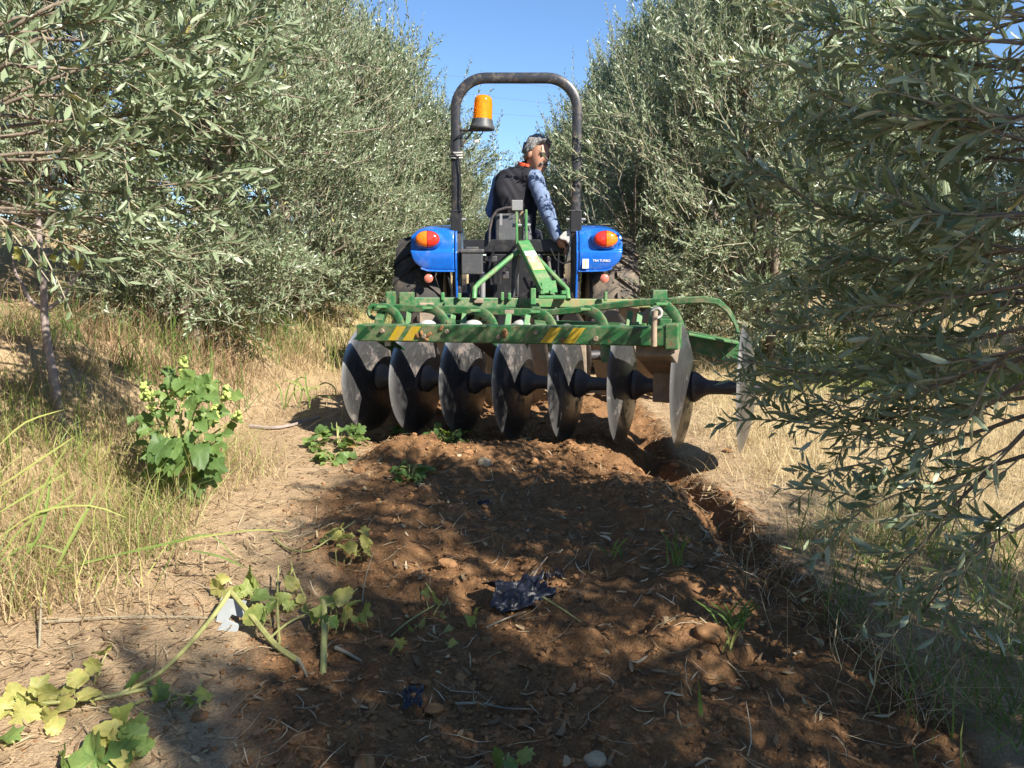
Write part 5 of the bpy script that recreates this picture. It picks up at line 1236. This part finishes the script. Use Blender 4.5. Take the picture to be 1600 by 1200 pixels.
def weed(label, base_px, stems, leaves, cat='weed', name='weed_plant', group=None):
    """stems: list of [(px,py,height)], radius ; leaves: (px,py,height,size_px,tint)"""
    b0 = G(*base_px); root = thing(name, label, cat, b0, group)
    for pts, r0, r1 in stems: stem(root, [G(x, y)+Vector((0, 0, h)) for x, y, h in pts], r0, r1)
    for px, py, h, sp, ti in leaves:
        g = G(px, py); Yg = g.y-0.0; p = U(px, py, Yg-0.15*0) if False else g+Vector((0, 0, h))
        # keep the leaf on its picture ray: step back towards the camera for its height
        c = Vector((0, 0, CAM_Z)); ray = (g-c); t = 1-h/max(0.05, (c.z-g.z)); p = c+ray*t
        size = sp/FPX*(p-c).length*0.74
        d = Vector((rnd(-1, 1), rnd(-0.8, 0.6), rnd(-0.3, 0.9))); nrm_ = Vector((rnd(-0.9, 0.9), rnd(-1.2, 0.1), rnd(0.1, 1.0)))
        d = d.normalized(); lf = leaf_at(root, p-d*size*0.45, d, nrm_, size, ti if ti < 0.1 else min(0.88, ti+0.17))
        gp = Vector((p.x+rnd(-0.02, 0.02), p.y+rnd(-0.02, 0.04), gz(p.x, p.y)+0.004)); bb = MB(); bb.tube([gp.lerp(p-d*size*0.45, 0.1), gp.lerp(p-d*size*0.45, 0.6)+Vector((rnd(-.01, .01), 0, 0.008)), p-d*size*0.45], 0.0018, 5); bb.build('petiole', M['stalk'], root)
    return root

UP = 'uprooted weeds lying on the ploughed edge'
weed('uprooted weed with thick bent stem and yellow-green leaves beside the white plastic scrap', (420, 990),
     [([(466, 1036, 0.006), (430, 1018, 0.02), (395, 990, 0.05), (362, 962, 0.075)], 0.0085, 0.007), ([(362, 962, 0.075), (340, 985, 0.055), (300, 1020, 0.03), (250, 1062, 0.018), (190, 1090, 0.012), (130, 1100, 0.008)], 0.007, 0.004),
      ([(437, 1010, 0.01), (434, 960, 0.03), (436, 905, 0.045)], 0.004, 0.0025), ([(478, 945, 0.02), (462, 920, 0.04), (455, 900, 0.05)], 0.003, 0.002), ([(420, 1010, 0.02), (450, 990, 0.03), (480, 975, 0.03), (495, 970, 0.03)], 0.0035, 0.0025)],
     [(338, 918, 0.03, 34, 0.88), (352, 930, 0.02, 26, 0.7), (396, 905, 0.05, 40, 0.5), (388, 918, 0.04, 32, 0.5), (405, 932, 0.04, 36, 0.3), (398, 962, 0.05, 46, 0.5), (412, 968, 0.04, 36, 0.3), (450, 898, 0.06, 36, 0.7), (456, 912, 0.05, 30, 0.88),
      (440, 935, 0.03, 30, 0.5), (425, 945, 0.03, 28, 0.3), (452, 945, 0.02, 26, 0.5), (372, 925, 0.03, 26, 0.5), (470, 935, 0.02, 22, 0.7), (490, 965, 0.03, 26, 0.5), (478, 950, 0.02, 20, 0.5), (345, 905, 0.03, 24, 0.88)], 'weed', 'weed_plant', UP)
weed('uprooted weed stub standing upright with drooping yellow-green leaves right of the thick stem', (505, 1045),
     [([(505, 1060, -0.01), (507, 1020, 0.035), (508, 985, 0.065), (504, 975, 0.075)], 0.0085, 0.0075), ([(508, 1000, 0.05), (522, 992, 0.055)], 0.005, 0.004), ([(508, 985, 0.07), (540, 965, 0.06), (560, 950, 0.06)], 0.0025, 0.002)],
     [(515, 940, 0.06, 34, 0.5), (535, 932, 0.07, 38, 0.7), (548, 945, 0.06, 34, 0.5), (540, 960, 0.05, 34, 0.7), (568, 955, 0.05, 40, 0.5), (560, 970, 0.04, 30, 0.5), (505, 968, 0.05, 26, 0.08), (522, 972, 0.04, 26, 0.08), (498, 955, 0.05, 24, 0.5)], 'weed', 'weed_plant', UP)
weed('small uprooted weed with pale yellow curled leaves at the edge of the dark soil', (530, 850),
     [([(428, 845, 0.015), (450, 862, 0.01), (485, 865, 0.012), (520, 852, 0.03), (555, 835, 0.05)], 0.0035, 0.002)],
     [(528, 822, 0.05, 30, 0.7), (522, 835, 0.04, 30, 0.88), (540, 840, 0.04, 32, 0.7), (548, 855, 0.03, 28, 0.88), (568, 830, 0.04, 24, 0.88), (572, 848, 0.03, 26, 0.7), (575, 862, 0.02, 24, 0.88), (535, 855, 0.03, 26, 0.88), (505, 840, 0.02, 22, 0.5), (560, 862, 0.02, 22, 0.7)], 'weed', 'weed_plant', UP)
weed('flattened weed with withered yellow leaves at the lower left edge', (60, 1110),
     [([(230, 1082, 0.01), (160, 1100, 0.015), (90, 1110, 0.02), (10, 1120, 0.02)], 0.005, 0.003)],
     [(20, 1085, 0.03, 40, 0.88), (50, 1098, 0.03, 44, 0.88), (75, 1085, 0.03, 38, 0.7), (35, 1115, 0.02, 44, 0.88), (95, 1100, 0.02, 38, 0.88), (110, 1075, 0.04, 34, 0.7), (135, 1085, 0.04, 34, 0.7), (120, 1060, 0.06, 34, 0.88), (75, 1120, 0.02, 36, 0.88), (5, 1105, 0.02, 40, 0.88), (60, 1072, 0.05, 32, 0.7), (145, 1040, 0.06, 30, 0.88), (160, 1015, 0.07, 36, 0.7), (85, 1135, 0.02, 30, 0.7), (10, 1150, 0.02, 44, 0.3)], 'weed', 'weed_plant', UP)
weed('broad green leaves of a torn weed at the lower left corner', (165, 1165),
     [([(225, 1100, 0.01), (195, 1130, 0.03), (170, 1170, 0.03)], 0.004, 0.003)],
     [(190, 1118, 0.05, 40, 0.5), (210, 1132, 0.05, 44, 0.3), (205, 1150, 0.04, 44, 0.3), (180, 1140, 0.04, 44, 0.7), (165, 1150, 0.03, 40, 0.88), (140, 1180, 0.03, 70, 0.3), (185, 1175, 0.03, 60, 0.08), (200, 1190, 0.02, 44, 0.88), (225, 1165, 0.03, 36, 0.3), (105, 1190, 0.02, 50, 0.3)], 'weed', 'weed_plant', UP)
weed('small weed with one bright leaf beside the long bent stem', (265, 1090), [([(215, 1075, 0.01), (250, 1085, 0.015), (300, 1100, 0.02), (318, 1085, 0.04)], 0.003, 0.002)],
     [(320, 1083, 0.04, 34, 0.5), (250, 1082, 0.02, 34, 0.3), (265, 1095, 0.02, 30, 0.08), (205, 1065, 0.03, 36, 0.08), (295, 1098, 0.01, 26, 0.3)], 'weed', 'weed_plant', UP)
weed('withered little weed on the dark soil left of the black plastic', (650, 985), [([(610, 1000, 0.01), (640, 980, 0.02), (680, 960, 0.03)], 0.003, 0.002), ([(700, 940, 0.01), (690, 960, 0.03), (665, 930, 0.04)], 0.002, 0.002)],
     [(665, 925, 0.04, 20, 0.5), (682, 938, 0.04, 24, 0.7), (690, 962, 0.02, 20, 0.88), (640, 985, 0.02, 24, 0.5), (625, 1005, 0.02, 24, 0.88), (700, 985, 0.02, 22, 0.7), (705, 1005, 0.02, 20, 0.88), (660, 975, 0.01, 24, 0.88), (735, 970, 0.03, 24, 0.5), (745, 955, 0.03, 20, 0.7), (610, 1020, 0.02, 20, 0.88)], 'weed', 'weed_plant', UP)
weed('two fresh leaves poking in at the bottom edge of the soil', (795, 1195), [([(790, 1199, 0.0), (795, 1190, 0.02)], 0.003, 0.002)], [(778, 1186, 0.03, 40, 0.08), (820, 1180, 0.04, 36, 0.5), (800, 1195, 0.02, 30, 0.3)], 'weed', 'weed_plant', UP)

def bushy(label, px, py, rad_px, h, nleaf, tints, size, name='leafy_weed', group=None, flat=False):
    b0 = G(px, py); root = thing(name, label, 'weed', b0, group); R_ = rad_px/FPX*b0.y
    for k in range(5):
        a = rnd(0, 6.28); e = b0+Vector((math.cos(a)*R_*0.7, math.sin(a)*R_*0.5, h*rnd(0.6, 1))); stem(root, [b0+Vector((0, 0, -0.01)), b0.lerp(e, 0.5)+Vector((0, 0, h*0.25)), e], 0.003, 0.0015, 'stalk', 'stem', 5)
    for k in range(nleaf):
        a = rnd(0, 6.28); r = R_*rnd(0.15, 1)**0.7; p = b0+Vector((math.cos(a)*r, math.sin(a)*r*0.7, h*rnd(0.15, 1.0)*(1-0.5*(r/R_)**2))); p.z = max(p.z, gz(p.x, p.y)+0.01)
        d = Vector((math.cos(a)+rnd(-.6, .6), math.sin(a)+rnd(-.6, .6), rnd(-0.2, 0.8))); leaf_at(root, p, d, Vector((rnd(-.5, .7), rnd(-.7, .3), 1)), size*rnd(0.6, 1.2), random.choice(tints))
    return root
GW = 'green weeds among the turned soil'
bushy('bushy green weed on the verge just left of the first disc', 528, 700, 42, 0.13, 46, (0.08, 0.3, 0.3, 0.5), 0.055, 'leafy_weed', GW)
bushy('low bright green weed at the left end of the soil mound', 520, 722, 28, 0.06, 22, (0.3, 0.5), 0.045, 'leafy_weed', GW)
bushy('dark green weed on the ground below the second and third disc', 700, 695, 34, 0.10, 38, (0.08, 0.08, 0.3), 0.05, 'leafy_weed', GW)
bushy('small grey-green weed half buried in the soil mound', 640, 752, 26, 0.09, 26, (0.08, 0.3, 0.5), 0.045, 'leafy_weed', GW)
bushy('small green seedling under the gap between the first and second disc', 628, 678, 16, 0.06, 14, (0.3, 0.5), 0.04, 'leafy_weed', GW)

# cocklebur plant on the left verge
def cocklebur():
    b0 = G(274, 792); Yc = b0.y; root = thing('cocklebur_plant', 'bushy cocklebur with broad green leaves and yellow-green burr spikes on the left verge', 'plant', b0)
    def at(px, py, dy=0): return U(px, py, Yc+dy)
    stem(root, [b0+Vector((0, 0, -0.02)), at(273, 740), at(278, 690), at(284, 630), at(286, 560)], 0.012, 0.003, 'stalk', 'stem')
    tips = [(225, 612, -0.05), (250, 640, 0.08), (355, 615, -0.03), (372, 650, 0.05), (320, 600, 0.1), (340, 690, -0.1), (230, 700, -0.08), (300, 650, -0.12), (245, 720, 0.05)]
    for x, y, dy in tips: stem(root, [at(276+(x-276)*0.1, 730-(730-y)*0.15), at(276+(x-276)*0.55, 720-(720-y)*0.55, dy*0.6), at(x, y, dy)], 0.006, 0.002, 'stalk', 'branch', 6)
    spots = []
    for k in range(140):
        a = rnd(0, 6.28); v = rnd(0, 1)**0.9; w = 92*math.sin(math.pi*(0.06+0.80*v))**0.8*rnd(0.75, 1.1); x = 285+w*math.cos(a)*rnd(0.35, 1.0); y = 752-168*v+rnd(-10, 10)
        spots.append((x, y, 0.20*math.sin(a)*w/80))
    for x, y, dy in spots:
        p = at(x, y, dy); o = Vector((p.x-b0.x, (p.y-b0.y)*1.0, 0)); d = Vector((o.x*3+rnd(-.5, .5), o.y*3+rnd(-.7, .3), rnd(-0.75, 0.25)))
        up = y < 680; leaf_at(root, p, d, Vector((rnd(-.2, .6), rnd(-.8, -.1), rnd(0.5, 1))), rnd(0.042, 0.088)*(0.7 if up else 1.1), random.choice((0.3, 0.5, 0.3, 0.3) if up else (0.08, 0.3, 0.3, 0.08)))
    b_ = MB(); b_.lathe([(0.0, 0.010), (0.0045, 0.007), (0.006, 0.0), (0.0045, -0.007), (0, -0.010)], 6, Matrix.Identity(4)); me = bpy.data.meshes.new('burr'); me.from_pydata(b_.v, [], b_.f); me.materials.append(M['burr']); me.validate()
    for (x, y0, y1, dy, n, w) in [(286, 558, 622, 0, 70, 10), (225, 598, 630, -0.05, 26, 7), (236, 612, 640, -0.05, 18, 7), (270, 600, 620, 0.02, 18, 6), (354, 604, 625, -0.03, 24, 8), (372, 640, 655, 0.04, 14, 6), (258, 612, 640, 0.05, 16, 8), (335, 630, 660, -0.05, 18, 8)]:
        for k in range(n):
            t = rnd(0, 1); p = at(x+rnd(-w, w)*(0.4+0.6*t), y0+(y1-y0)*t, dy+rnd(-.02, .02)); o = bpy.data.objects.new('burr', me); col.objects.link(o); o.parent = root
            o.matrix_basis = Matrix.Translation(p-b0) @ Matrix.Rotation(rnd(0, 3), 4, (rnd(-1, 1), rnd(-1, 1), 0.3)) @ Matrix.Diagonal((rnd(1.0, 1.5),)*3+(1,))
cocklebur()

# bare sapling on the left
def sapling():
    b0 = G(96, 655); Ys = b0.y; root = thing('bare_sapling', 'thin grey leafless sapling forking under the nearest left olive', 'sapling', b0)
    def at(px, py, dy=0): return U(px, py, Ys+dy)
    stem(root, [b0+Vector((0, 0, -0.05)), at(88, 620), at(82, 580), at(75, 545), at(70, 500), at(69, 470), at(66, 420), at(61, 368), at(58, 300)], 0.022, 0.010, 'greybark', 'trunk', 9)
    for pts, r in [([(70, 484), (55, 476), (44, 464), (35, 445), (24, 425), (20, 400)], 0.011), ([(72, 484), (88, 474), (104, 456), (116, 436), (128, 418), (142, 400)], 0.010), ([(69, 440), (72, 400), (71, 372)], 0.006), ([(116, 436), (128, 420), (112, 395)], 0.004), ([(71, 400), (90, 392), (100, 388)], 0.004), ([(65, 392), (52, 378), (44, 368)], 0.005), ([(106, 455), (108, 440), (112, 425)], 0.003), ([(24, 425), (10, 440), (0, 462)], 0.004)]:
        stem(root, [at(x, y, 0.01*i) for i, (x, y) in enumerate(pts)], r, r*0.35, 'greybark', 'branch', 6)
    for x, y in [(26, 385), (28, 395), (85, 398), (120, 412), (116, 405), (122, 402)]:
        p = at(x, y); o = leaf_at(root, p, Vector((rnd(-.5, .5), 0, -1)), Vector((rnd(-.3, .3), -1, 0)), 0.035, 0.88)
sapling()

# ------------------------------------------------------------------ single tall blades, tufts
def strip_blade(root, pts, w0, tint, nm='blade', mat='grass'):
    P = [Vector(p) for p in pts]; Q = []
    for i in range(len(P)-1):
        p0 = P[max(0, i-1)]; p1 = P[i]; p2 = P[i+1]; p3 = P[min(len(P)-1, i+2)]
        for t in (0, 0.33, 0.66): Q.append(0.5*((2*p1)+(p2-p0)*t+(2*p0-5*p1+4*p2-p3)*t*t+(3*p1-p0-3*p2+p3)*t**3))
    Q.append(P[-1]); m = len(Q); V = []; og = ORIG[root.name]
    for i, q in enumerate(Q):
        d = (Q[min(m-1, i+1)]-Q[max(0, i-1)]).normalized(); s = d.cross(Vector((0.2, -0.8, 0.5))).normalized(); n = s.cross(d); w = w0*math.sin(math.pi*(0.10+0.88*(i/(m-1))))**0.7*(0.5 if i == m-1 else 1)
        V += [q-s*w/2+n*w*0.15-og, q-og, q+s*w/2+n*w*0.15-og]
    F = []
    for i in range(m-1): F += [(3*i, 3*i+1, 3*i+4, 3*i+3), (3*i+1, 3*i+2, 3*i+5, 3*i+4)]
    me = bpy.data.meshes.new(nm); me.from_pydata([tuple(v) for v in V], [], F); me.materials.append(M[mat]); a = me.attributes.new('tint', 'FLOAT', 'POINT'); a.data.foreach_set('value', [tint]*len(V)); me.validate()
    return link(nm, me, root)
b0 = G(15, 925); reed = thing('reed_clump', 'reed grass with long bright blades arching over the lower left verge', 'grass', b0)
Yr = b0.y
for pts, w, ti in [([(0, 930), (60, 905), (180, 868), (300, 842), (400, 828), (455, 832)], 0.006, 0.9), ([(85, 895), (110, 845), (135, 800), (152, 768)], 0.011, 0.7), ([(60, 895), (160, 872), (260, 850), (330, 836), (375, 885)], 0.006, 0.5),
                   ([(0, 912), (30, 925), (60, 945)], 0.014, 0.9), ([(-5, 1005), (20, 1030), (35, 1050)], 0.018, 0.6), ([(0, 870), (40, 820), (90, 790), (120, 770)], 0.008, 0.7), ([(0, 800), (50, 770), (110, 735)], 0.007, 0.8), ([(10, 900), (60, 840), (75, 780), (80, 730)], 0.009, 0.6),
                   ([(0, 840), (60, 800), (140, 790), (200, 810)], 0.006, 0.9), ([(0, 760), (60, 720), (120, 680)], 0.007, 0.9), ([(0, 880), (50, 850), (120, 870)], 0.007, 0.6), ([(-5, 700), (40, 660), (100, 640)], 0.006, 0.9), ([(40, 860), (70, 760), (110, 690)], 0.006, 0.75), ([(300, 860), (345, 870), (385, 888)], 0.006, 0.4)]:
    strip_blade(reed, [U(x, y, Yr+0.12*i/len(pts)) for i, (x, y) in enumerate(pts)], w, ti)
b0 = G(478, 640); tuft = thing('grass_tuft', 'small tuft of curled green grass on the verge left of the harrow', 'grass', b0); Yt = b0.y
for pts, ti in [([(445, 640), (448, 615), (455, 595)], 0.6), ([(442, 638), (438, 610), (430, 596)], 0.6), ([(484, 640), (480, 615), (460, 598), (440, 592)], 0.75), ([(484, 640), (482, 612), (495, 605), (508, 598), (522, 605), (524, 618), (510, 624)], 0.8), ([(462, 625), (460, 605), (470, 588)], 0.4), ([(486, 640), (478, 600), (478, 580)], 0.5),
                ([(455, 600), (470, 590), (480, 592)], 0.4), ([(480, 625), (500, 618), (520, 622)], 0.5), ([(446, 640), (460, 612), (485, 606), (500, 610)], 0.7), ([(465, 640), (472, 610), (462, 590)], 0.4)]:
    strip_blade(tuft, [U(x, y, Yt-0.03+0.06*random.random()) for x, y in pts], 0.010, ti)
def tuft_at(label, px, py, n, hpx, tint, spread=10):
    b0 = G(px, py); root = thing('grass_tuft', label, 'grass', b0, 'grass tufts on the ploughed soil')
    for k in range(n):
        x0 = px+rnd(-spread, spread); e = (x0+rnd(-1, 1)*spread*2.2, py-hpx*rnd(0.5, 1.1)); y0 = b0.y+rnd(-.04, .04)
        strip_blade(root, [U(x0, py, y0), U((x0*0.6+e[0]*0.4), py-(py-e[1])*0.6, y0), U(*e, y0+rnd(-.05, .03))], 0.006, min(1, max(0, tint+rnd(-.2, .2))))
tuft_at('upright blue-green grass tuft on the furrow shoulder', 1055, 885, 9, 60, 0.1, 14)
tuft_at('single upright green blade standing in the soil at lower right', 1095, 1120, 2, 62, 0.1, 3)
tuft_at('green grass tuft beside the furrow at mid right', 1150, 985, 14, 50, 0.15, 22)
tuft_at('thin grass tuft near the top of the soil right of the black plastic', 960, 875, 6, 34, 0.2, 14)
tuft_at('pale split straw tuft on the soil below the furrow shoulder', 1135, 1020, 4, 40, 0.95, 8)

# ------------------------------------------------------------------ stones, plastic scraps, twigs
def rock(label, px, py, size, seed, mat='stone', flat=0.7):
    import bmesh
    rng = np.random.default_rng(seed); bm = bmesh.new(); bmesh.ops.create_icosphere(bm, subdivisions=3, radius=1.0); p0 = G(px, py)
    ph = rng.uniform(0, 6, (4, 3))
    for v in bm.verts:
        c = v.co.normalized(); k = 1+0.10*math.sin(3*c.x+ph[0, 0])*math.sin(2.5*c.y+ph[0, 1])+0.08*math.sin(5*c.z+4*c.x+ph[1, 0])+0.04*math.sin(9*c.y+ph[1, 1])
        v.co = Vector((c.x*1.15, c.y*0.9, c.z*flat))*k*size
    me = bpy.data.meshes.new('stone'); bm.to_mesh(me); bm.free(); me.materials.append(M[mat]); me.polygons.foreach_set('use_smooth', [True]*len(me.polygons))
    o = link('stone', me); o.location = p0+Vector((0, 0, size*flat*0.35)); o.rotation_euler = (0, 0, rng.uniform(0, 6)); tag(o, label, 'stone', 'loose stones on the ploughed soil')
rock('rounded pale stone on the sunlit soil below the fourth disc', 757, 726, 0.034, 5)
rock('flat brown stone on the soil at right beside green grass', 1108, 995, 0.035, 6, 'clod')
rock('pale pinkish chip on the soil above the withered weed', 614, 913, 0.014, 7, 'clod')
rock('pale grey stone half sunk in the soil below the black plastic', 760, 1005, 0.020, 8, 'clod')
rock('dark stone on the soil near the bottom center', 872, 1082, 0.018, 9, 'clod')
rock('pale rounded stone at the bottom edge of the soil', 930, 1192, 0.022, 10)
rock('tiny white chip below the third disc', 717, 713, 0.012, 11)
rock('small tan stone near the lower left soil edge', 312, 1122, 0.016, 12, 'clod')

def film(name, label, px, py, w, h, seed, mat, amp, tilt, rot, cat):
    rng = np.random.default_rng(seed); n = 26; p0 = G(px, py); u = np.linspace(-1, 1, n); X, Y = np.meshgrid(u, u)
    edge = 1+0.14*np.sin(5*np.arctan2(Y, X)+seed)+0.06*np.sin(11*np.arctan2(Y, X))
    Z = amp*(np.abs(fbm(X*2.2+seed, Y*2.2, seed, 3))*2.0+0.6*np.abs(fbm(X*5, Y*5+seed, seed+5, 2)))
    V = np.stack([X*w/2*edge, Y*h/2*edge, Z], -1).reshape(-1, 3); R = np.array((Matrix.Rotation(rot, 3, 'Z') @ Matrix.Rotation(tilt, 3, 'X')))
    V = V@R.T; V[:, 2] -= np.percentile(V[:, 2], 4); idx = np.arange(n*n).reshape(n, n); q = np.stack([idx[:-1, :-1], idx[:-1, 1:], idx[1:, 1:], idx[1:, :-1]], -1).reshape(-1, 4)
    o = link(name, np_mesh(name, V, None, q, None, True, [M[mat]])); o.location = p0+Vector((0, 0, 0.004)); s = o.modifiers.new('t', 'SOLIDIFY'); s.thickness = 0.0008
    tag(o, label, cat)
film('plastic_sheet', 'crumpled black plastic film lying on the soil in the middle', 812, 940, 0.17, 0.13, 3, 'plastic_black', 0.028, 0.30, 0.3, 'plastic')
film('plastic_sheet', 'thin strip of black plastic among twigs upper right of the crumpled film', 868, 905, 0.07, 0.04, 8, 'plastic_black', 0.02, 0.15, 0.5, 'plastic')
film('plastic_sheet', 'small dark plastic shred on the shaded soil near the bottom', 645, 1095, 0.045, 0.06, 12, 'plastic_black', 0.010, 0.2, 0.1, 'plastic')
film('plastic_sheet', 'tiny dark blue plastic shred below the sunlit stone', 755, 790, 0.04, 0.03, 17, 'plastic_black', 0.015, 0.1, 0.0, 'plastic')
def white_scrap():
    b0 = G(362, 990); Yw = b0.y+0.01; root = thing('plastic_scrap', 'torn white plastic scrap tucked under the bent weed stem', 'plastic', b0)
    for poly, dy in (([(345, 935), (384, 940), (378, 966), (362, 960), (352, 975), (337, 972)], 0.03), ([(352, 968), (373, 977), (366, 999), (338, 984)], 0.0)):
        b = MB(); b.prism([U(x, y, Yw+dy+(990-y)*0.0006) for x, y in poly], (0.002, 0.004, 0.001)); b.build('flap', M['plastic_white'], root, bevel=0.0008)
white_scrap()
def twig(label, pts, r, mat='twig', lift=0.008):
    P = [G(x, y)+Vector((0, 0, lift+h)) for x, y, h in pts]; b0 = P[0].copy(); root = thing('twig', label, 'twig', b0, 'twigs and roots lying on the ground'); stem(root, P, r, r*0.5, mat, 'stick', 6); return root
t_ = twig('pale kinked root lying on the dark soil at bottom center', [(712, 1104, 0.0), (735, 1106, 0.004), (758, 1108, 0.006), (790, 1114, 0.004), (834, 1113, 0.0)], 0.0035)
stem(t_, [G(758, 1108)+Vector((0, 0, 0.012)), G(768, 1098)+Vector((0, 0, 0.014))], 0.002, 0.001, 'twig', 'fork', 5)
twig('straight pale stick pointing at the black plastic', [(760, 985, 0.0), (790, 975, 0.008), (822, 966, 0.012)], 0.003)
twig('green stalk on the soil right of the black plastic', [(848, 940, 0.006), (880, 960, 0.006), (908, 976, 0.0)], 0.003, 'stalk')
twig('dark stick leaning over the black plastic', [(828, 918, 0.01), (842, 905, 0.03), (855, 895, 0.045)], 0.004, 'bark')
twig('chopped pale stick on the soil right of the weed stub', [(524, 1018, 0.004), (545, 1028, 0.004), (566, 1038, 0.0)], 0.006)
twig('short chopped stick beside the thick bent weed stem', [(464, 1034, 0.0), (472, 1050, 0.01), (480, 1062, 0.0)], 0.006)
twig('thin upright twig above the weed stub', [(566, 945, 0.0), (572, 920, 0.03), (585, 888, 0.05)], 0.002)
twig('long dry stalk lying across the left verge', [(70, 978, 0.004), (180, 972, 0.008), (300, 970, 0.004), (340, 972, 0.0)], 0.003)
twig('weathered stick lying on the verge left of the first disc', [(390, 668, 0.0), (440, 672, 0.01), (500, 655, 0.006)], 0.012, 'greybark')
twig('forked pale twig stub standing at the left verge', [(62, 1015, 0.0), (66, 985, 0.04), (68, 968, 0.06)], 0.004)
twig('bent root crossing the furrow shoulder', [(1045, 775, 0.0), (1062, 768, 0.02), (1075, 758, 0.04)], 0.004, 'bark')
twig('thin white straw lying across the furrow below the seventh disc', [(1035, 725, 0.006), (1052, 724, 0.008), (1070, 725, 0.006)], 0.0025, 'twig')

# ------------------------------------------------------------------ power lines far up the alley
for k, (x0, y0, x1, y1, lb) in enumerate([(600, 106, 1050, 158, 'uppermost thin power line crossing the sky behind the roll bar'), (600, 132, 1050, 184, 'second power line crossing the sky inside the roll bar'),
                                      (600, 166, 1050, 196, 'third power line crossing the sky behind the beacon'), (600, 238, 1050, 292, 'lowest power line crossing the sky left of the driver')]):
    a = U(x0, y0, 46); e = U(x1, y1, 46); d = e-a; b = MB(); b.tube([a-d*1.5+Vector((0, 0, 2.2)), a-d*0.7+Vector((0, 0, 0.7)), a, e, e+d*0.7+Vector((0, 0, 0.7)), e+d*1.5+Vector((0, 0, 2.2))], 0.007, 5)
    tag(b.build('power_line', M['wire'], None, smooth=True), lb, 'power line', 'power lines across the sky')
